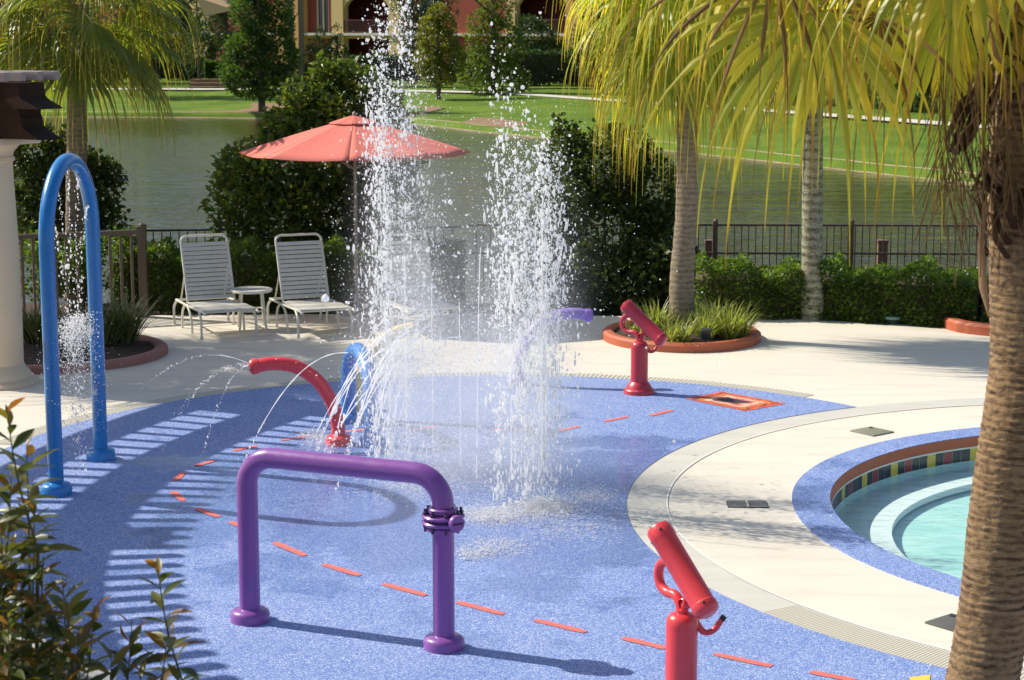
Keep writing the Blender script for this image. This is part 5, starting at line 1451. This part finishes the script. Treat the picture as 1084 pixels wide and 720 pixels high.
mb.add([(x0, -.05, 0), (x1, -.1, 0), (x1, .02, 0), (x0, .07, 0), (x0, -.01, a.z - .075), (x1, -.06, b.z - .075), (x1, .06, b.z - .075), (x0, .11, a.z - .075)], [(0, 1, 5, 4), (1, 2, 6, 5), (2, 3, 7, 6), (3, 0, 4, 7), (4, 5, 6, 7)]); mb.build('wall_face', M['white_wall'], t, smooth=False)

# ================================================================== WATER IN THE AIR
M['drop'] = mat_drop('water drops', .22)
M['mist'] = mat_drop('fine spray', .25)
M['stream'] = mat_drop('water streams', .12)
bm = bmesh.new(); bmesh.ops.create_icosphere(bm, subdivisions=1, radius=1); ICO_V = np.array([v.co for v in bm.verts]); ICO_F = np.array([[v.index for v in f.verts] for f in bm.faces]); bm.free()
OCT_V = np.array([(1, 0, 0), (-1, 0, 0), (0, 1, 0), (0, -1, 0), (0, 0, 1), (0, 0, -1)], float)
OCT_F = np.array([(0, 2, 4), (2, 1, 4), (1, 3, 4), (3, 0, 4), (2, 0, 5), (1, 2, 5), (3, 1, 5), (0, 3, 5)])
def drops(p, r, sv=None, ico=True):
    V0, F0 = (ICO_V, ICO_F) if ico else (OCT_V, OCT_F)
    n = len(p); s = np.ones((n, 3)) if sv is None else sv
    jit = 1 + .30 * RNG.normal(size=(n, len(V0), 1)) * (1 if ico else .6)
    V = p[:, None, :] + V0[None] * (s * r[:, None])[:, None, :] * np.clip(jit, .5, 1.6)
    F = F0[None] + (np.arange(n) * len(V0))[:, None, None]
    return V.reshape(-1, 3), F.reshape(-1, 3)
def merge(lst):
    Vs, Fs, o = [], [], 0
    for v, f in lst: Vs.append(v); Fs.append(f + o); o += len(v)
    return np.concatenate(Vs), np.concatenate(Fs)
def jet(base, h, wid, n, big, rng, hole=.0, lean=(0, 0)):
    """a rising and falling column: clumps of water on ballistic paths"""
    G_ = 9.8; v0 = math.sqrt(2 * G_ * h); T = 2 * v0 / G_
    nc = n // 19
    t = rng.random(nc) * T; vv = v0 * (1 - .30 * rng.random(nc) ** 2.2)
    z = vv * t - .5 * G_ * t * t
    k = z > 0; t, vv, z = t[k], vv[k], z[k]; nc = len(t)
    a = rng.random(nc) * 2 * np.pi; sp = np.abs(rng.normal(size=nc)) * wid
    f = t / T
    x = base[0] + np.cos(a) * sp * (.10 + 1.0 * f) + lean[0] * f; y = base[1] + np.sin(a) * sp * (.10 + 1.0 * f) + lean[1] * f
    c = np.stack([x, y, z], 1)
    m = rng.poisson(9, nc); idx = np.repeat(np.arange(nc), m)
    sc = (.020 + .05 * f[idx])
    p = c[idx] + rng.normal(size=(len(idx), 3)) * np.stack([sc, sc, sc * 3.0], 1)
    r = np.exp(rng.normal(size=len(idx)) * .75) * .0029 * big
    r = np.minimum(r, .0125 * big)
    core = r > .0048
    vel = np.abs(vv - G_ * t)[idx] / v0
    st_ = 1 + 5.5 * vel * rng.random(len(idx)) ** 1.5
    sv = np.stack([1 / st_ ** .35, 1 / st_ ** .35, st_], 1)
    k = p[:, 2] > .02
    p, r, sv, core = p[k], r[k], sv[k], core[k]
    return merge([drops(p[core], r[core], sv[core], True), drops(p[~core], r[~core], sv[~core], False)])
rngw = np.random.default_rng(5)
ja = P(420, 492); jb = P(566, 535)
def column_of_jets(base, subs):
    out = []
    for (px, top, wid, n, big, lean) in subs:
        x = PD(px, 400, base.y).x; h = max(.4, PD(px, top, base.y).z)
        out.append(jet(Vector((x, base.y + rngw.normal() * .08, 0)), h, wid, n, big, rngw, lean=(lean, .1)))
    return merge(out)
V, F = column_of_jets(ja, [(430, -28, .05, 5200, 1.05, .02), (415, 22, .07, 6000, 1.1, -.10), (399, 66, .06, 2400, 1.15, -.06), (441, 62, .05, 1100, .95, .06), (412, 100, .10, 4200, 1.0, -.05), (448, 125, .07, 1000, .9, .04), (463, 225, .04, 1100, .9, .02)])
tag(np_obj('water_jet', V, F, M['drop'], smooth=True), 'tallest white fountain jet in front of the coral umbrella', 'water jet', 'fountain jets')
V, F = column_of_jets(jb, [(531, 76, .030, 1700, 1.3, .0), (547, 92, .05, 800, 1.25, .06), (573, 160, .05, 10500, 1.0, .03), (558, 182, .07, 5600, 1.0, -.05), (586, 175, .045, 4600, .95, .05), (528, 150, .03, 1700, 1.1, -.02), (599, 180, .03, 300, 1.4, .05), (546, 122, .06, 2000, 1.15, -.02)])
tag(np_obj('water_jet', V, F, M['drop'], smooth=True), 'shorter dense fountain jet in front of the dark shrub mass', 'water jet', 'fountain jets')

# haze of fine droplets hanging round the jets
def cloud(n, blobs, rmed, rng):
    w = np.array([b[6] for b in blobs]); k = rng.choice(len(blobs), n, p=w / w.sum()); B = np.array(blobs)[k]
    p = B[:, :3] + rng.normal(size=(n, 3)) * B[:, 3:6]; p = p[p[:, 2] > .015]
    return p, np.minimum(np.exp(rng.normal(size=len(p)) * .4) * rmed, .009)
mid = Vector(((ja.x + jb.x) / 2, (ja.y + jb.y) / 2 + .3, 0))
p, r = cloud(42000, [(ja.x, ja.y, 1.1, .17, .3, .55, 1.0), (ja.x + .1, ja.y, 2.2, .16, .3, .7, .45), (mid.x + .05, mid.y, .75, .32, .4, .42, 1.5), (jb.x - .05, jb.y, .9, .18, .3, .6, 1.0), (jb.x - .1, jb.y, 1.8, .15, .3, .5, .4), (mid.x + .1, mid.y - .2, .30, .42, .5, .22, 1.2), (mid.x, mid.y, 1.5, .55, .6, .8, .35), (-.75, 14.7, 1.0, .20, .3, .22, .25)], .0026, rngw)
V, F = drops(p, r, None, False)
tag(np_obj('spray', V, F, M['mist'], smooth=True), 'fine white spray drifting round both fountain jets', 'spray', None, 'stuff')
# the mist itself: a thin volume, densest round the foot of the jets
def mat_mist(blobs):
    m = bpy.data.materials.new('water mist'); nt, bs, out = nodes_of(m); nt.nodes.remove(bs)
    tc = nt.nodes.new('ShaderNodeTexCoord'); tot = None
    for (cx, cy, cz, sx, sy, sz, d) in blobs:
        a = N(nt, 'ShaderNodeVectorMath', operation='SUBTRACT'); nt.links.new(tc.outputs['Object'], a.inputs[0]); a.inputs[1].default_value = (cx, cy, cz)
        b = N(nt, 'ShaderNodeVectorMath', operation='MULTIPLY'); nt.links.new(a.outputs[0], b.inputs[0]); b.inputs[1].default_value = (1 / sx, 1 / sy, 1 / sz)
        l = N(nt, 'ShaderNodeVectorMath', operation='LENGTH'); nt.links.new(b.outputs[0], l.inputs[0])
        r = nt.nodes.new('ShaderNodeMapRange'); r.interpolation_type = 'SMOOTHERSTEP'; nt.links.new(l.outputs['Value'], r.inputs[0])
        r.inputs[1].default_value = 0; r.inputs[2].default_value = 2.1; r.inputs[3].default_value = d; r.inputs[4].default_value = 0
        if tot is None: tot = r.outputs[0]
        else:
            q = N(nt, 'ShaderNodeMath', operation='ADD'); nt.links.new(tot, q.inputs[0]); nt.links.new(r.outputs[0], q.inputs[1]); tot = q.outputs[0]
    nz = ramp(nt, noise(nt, coords(nt, (1, 1, .6)), 3.2, 4, .6), [(.34, (.15,) * 3), (.62, (1.3,) * 3)])
    q = N(nt, 'ShaderNodeMath', operation='MULTIPLY'); nt.links.new(tot, q.inputs[0]); nt.links.new(nz, q.inputs[1])
    q2 = N(nt, 'ShaderNodeMath', operation='MULTIPLY'); nt.links.new(q.outputs[0], q2.inputs[0]); q2.inputs[1].default_value = .6; q = q2
    pv = N(nt, 'ShaderNodeVolumePrincipled'); pv.inputs['Color'].default_value = (.97, .98, 1, 1); pv.inputs['Anisotropy'].default_value = .2
    nt.links.new(q.outputs[0], pv.inputs['Density']); nt.links.new(pv.outputs[0], out.inputs['Volume'])
    return m
MIST = [(ja.x + .12, ja.y, .95, .36, .4, .8, .75), (ja.x + .05, ja.y, 2.0, .26, .35, .8, .3), (mid.x + .12, mid.y, .6, .62, .55, .55, .85), (jb.x - .08, jb.y, .95, .34, .35, .8, .7), (mid.x + .16, mid.y - .25, .12, .75, .6, .3, .8), (mid.x + .05, mid.y, 1.45, .62, .6, .8, .3)]
mb = MB(); mb.box((mid.x, mid.y, 1.97), (3.6, 3.4, 3.9))
tag(mb.build('mist', mat_mist(MIST), smooth=False), 'pale mist hanging between and below the two fountain jets', 'mist', None, 'stuff')
# splashing foam where the water lands
q = []
for (x, y, rx, ry, n) in [(575, 540, 36, 9, 9000), (520, 548, 40, 9, 7000), (525, 582, 34, 9, 2000), (500, 590, 20, 5, 900), (625, 528, 26, 9, 2200), (600, 560, 50, 14, 2000), (430, 515, 50, 18, 3000), (480, 505, 70, 20, 4200), (345, 468, 26, 8, 1800), (330, 462, 14, 4, 800)]:
    for _ in range(n):
        c = P(x + random.gauss(0, rx * .55), y + random.gauss(0, ry * .6)); q.append((c.x, c.y, .012 + abs(random.gauss(0, .035)) * random.random()))
p = np.array(q); r = np.exp(rngw.normal(size=len(p)) * .5) * .0021
V, F = drops(p, r, np.tile([1.8, 1.3, .6], (len(p), 1)), False)
tag(np_obj('splash_foam', V, F, M['mist'], smooth=True), 'white splashing foam where the fountain lands on the blue rubber', 'splash', None, 'stuff')

# thin streams thrown from the spray ring, each a falling thread of water
def stream(src, vel, T, r0, rng, label, group, beads=.5, name='water_stream'):
    n = 26; pts = []
    for i in range(n):
        t = T * i / (n - 1); pts.append((src[0] + vel[0] * t, src[1] + vel[1] * t, src[2] + vel[2] * t - 4.9 * t * t))
    pts = [q for q in pts if q[2] > .01]
    mb = MB(); k = len(pts)
    if k < 3: return
    br = int(k * beads)
    mb.tube(pts[:max(3, br)], [r0 * (.9 + .35 * math.sin(i * 2.1 + rng.random())) for i in range(max(3, br))], 6)
    o = mb.build(name, M['stream'])
    p = np.array([np.array(pts[i]) + (np.array(pts[min(k - 1, i + 1)]) - np.array(pts[i])) * f for i in range(max(0, br - 2), k) for f in np.linspace(0, 1, 5)[:-1]])
    if len(p) > 12:
        p = p + rng.normal(size=p.shape) * .006
        V, F = drops(p, np.exp(rng.normal(size=len(p)) * .4) * r0 * .9, np.stack([np.ones(len(p)), np.ones(len(p)), 1 + 1.5 * rng.random(len(p))], 1), True)
        tag(np_obj('trailing_drops', V, F, M['stream'], o, smooth=True), kind='stuff')
    tag(o, label, 'water stream', group)
src = Vector((-.78, 15.0, 1.02))
for i in range(26):
    a = R(156 + i * 4.0 + rngw.normal() * 4); sp = (.35 + 1.0 * rngw.random()) if i % 2 else (1.1 + 1.5 * rngw.random())
    s0 = src + Vector((rngw.normal() * .16 + .08, rngw.normal() * .12, rngw.normal() * .09))
    stream(s0, (math.cos(a) * sp, math.sin(a) * sp * .7 - .1, -.5 + .9 * rngw.random()), .60, .0040 + .0022 * rngw.random(), rngw, 'thin white water thread falling from the spray behind the purple arch', 'threads of water behind the purple arch', .85)
for i, (x, y, yt) in enumerate([(511, 548, 262), (540, 545, 285), (565, 540, 235), (571, 543, 215), (577, 538, 250), (487, 520, 320), (455, 512, 300), (430, 505, 270)]):
    q = P(x, y); zt = PD(x, yt, q.y).z
    stream((q.x + rngw.normal() * .01, q.y, zt), (rngw.normal() * .015, 0, -.4), (-.4 + math.sqrt(.16 + 19.6 * zt)) / 9.8, .0038 if i not in (2, 3, 4) else .0050, rngw, 'straight white water thread falling beside the shorter jet', 'straight threads of falling water', .97)
for i, (vx, vy, vz, lab) in enumerate([(-2.35, -.6, 1.5, 'upper'), (-1.6, -.8, .8, 'lower'), (-2.0, -.3, .4, 'flat'), (-.9, -.9, .5, 'short')]):
    stream(red_tip, (vx, vy, vz), .7, .0032, rngw, {'upper': 'longest thin arc of water leaving the red spout to the left', 'lower': 'steeper thin arc of water leaving the red spout', 'flat': 'flat thin arc of water leaving the red spout', 'short': 'shortest thin arc of water dropping from the red spout'}[lab], 'arcs from the red spout', .25)
# water inside the tall blue hoop
ho = hoop.location
q = []
for (p0, inn) in nozzles:
    for _ in range(130):
        t = random.random() * .62; v = inn * 1.0 + Vector((random.gauss(0, .04), random.gauss(0, .04), 0))
        c = p0 + v * t + Vector((0, 0, -4.9 * t * t)); q.append((c.x + random.gauss(0, .006), c.y + random.gauss(0, .006), c.z))
p = np.array(q); V, F = drops(p, np.exp(rngw.normal(size=len(p)) * .45) * .0034, np.tile([1, 1, 1.8], (len(p), 1)), True)
L_ = [(V, F)]
zc = PD(72, 352, ho.y).z
p = np.array([(ho.x + random.gauss(0, .05), ho.y + random.gauss(0, .22), zc + .12 - abs(random.gauss(0, .16)) ) for _ in range(2600)]); L_.append(drops(p, np.exp(rngw.normal(size=len(p)) * .45) * .0030, None, False))
p = np.array([(ho.x + random.gauss(0, .09), ho.y + random.gauss(0, .3), abs(zc - .35 + random.gauss(0, .22))) for _ in range(2600)]); L_.append(drops(p, np.exp(rngw.normal(size=len(p)) * .45) * .0022, None, False))
dj = (P(60, 524) - P(107, 487)).normalized(); s0 = P(107, 487)
for z0, vz in ((.62, -.3), (1.12, -.1)):
    for _ in range(1):
        t = np.abs(rngw.normal(size=700)) * .09; sp = rngw.normal(size=(700, 3)) * (t[:, None] * .6)
        p = np.array([s0.x, s0.y, z0]) + np.outer(t, np.array([dj.x * 3 - .4, dj.y * 3 - .4, vz * 3 - .5])) + sp; L_.append(drops(p, np.exp(rngw.normal(size=700) * .4) * .0026, None, False))
V, F = merge(L_)
tag(np_obj('spray', V, F, M['drop'], smooth=True), 'strings of drops and spray falling inside the tall blue hoop', 'spray', None, 'stuff')
# drops scattered in the air around the jets
p = np.array([(mid.x + random.gauss(0, .62), mid.y + random.gauss(0, .6), 1.55 + random.gauss(0, .75)) for _ in range(900)])
p = p[p[:, 2] > .1]
V, F = drops(p, np.exp(rngw.normal(size=len(p)) * .5) * .0042, None, True)
tag(np_obj('flying_drops', V, F, M['drop'], smooth=True), 'single white drops flying off around the two jets', 'drops', None, 'stuff')
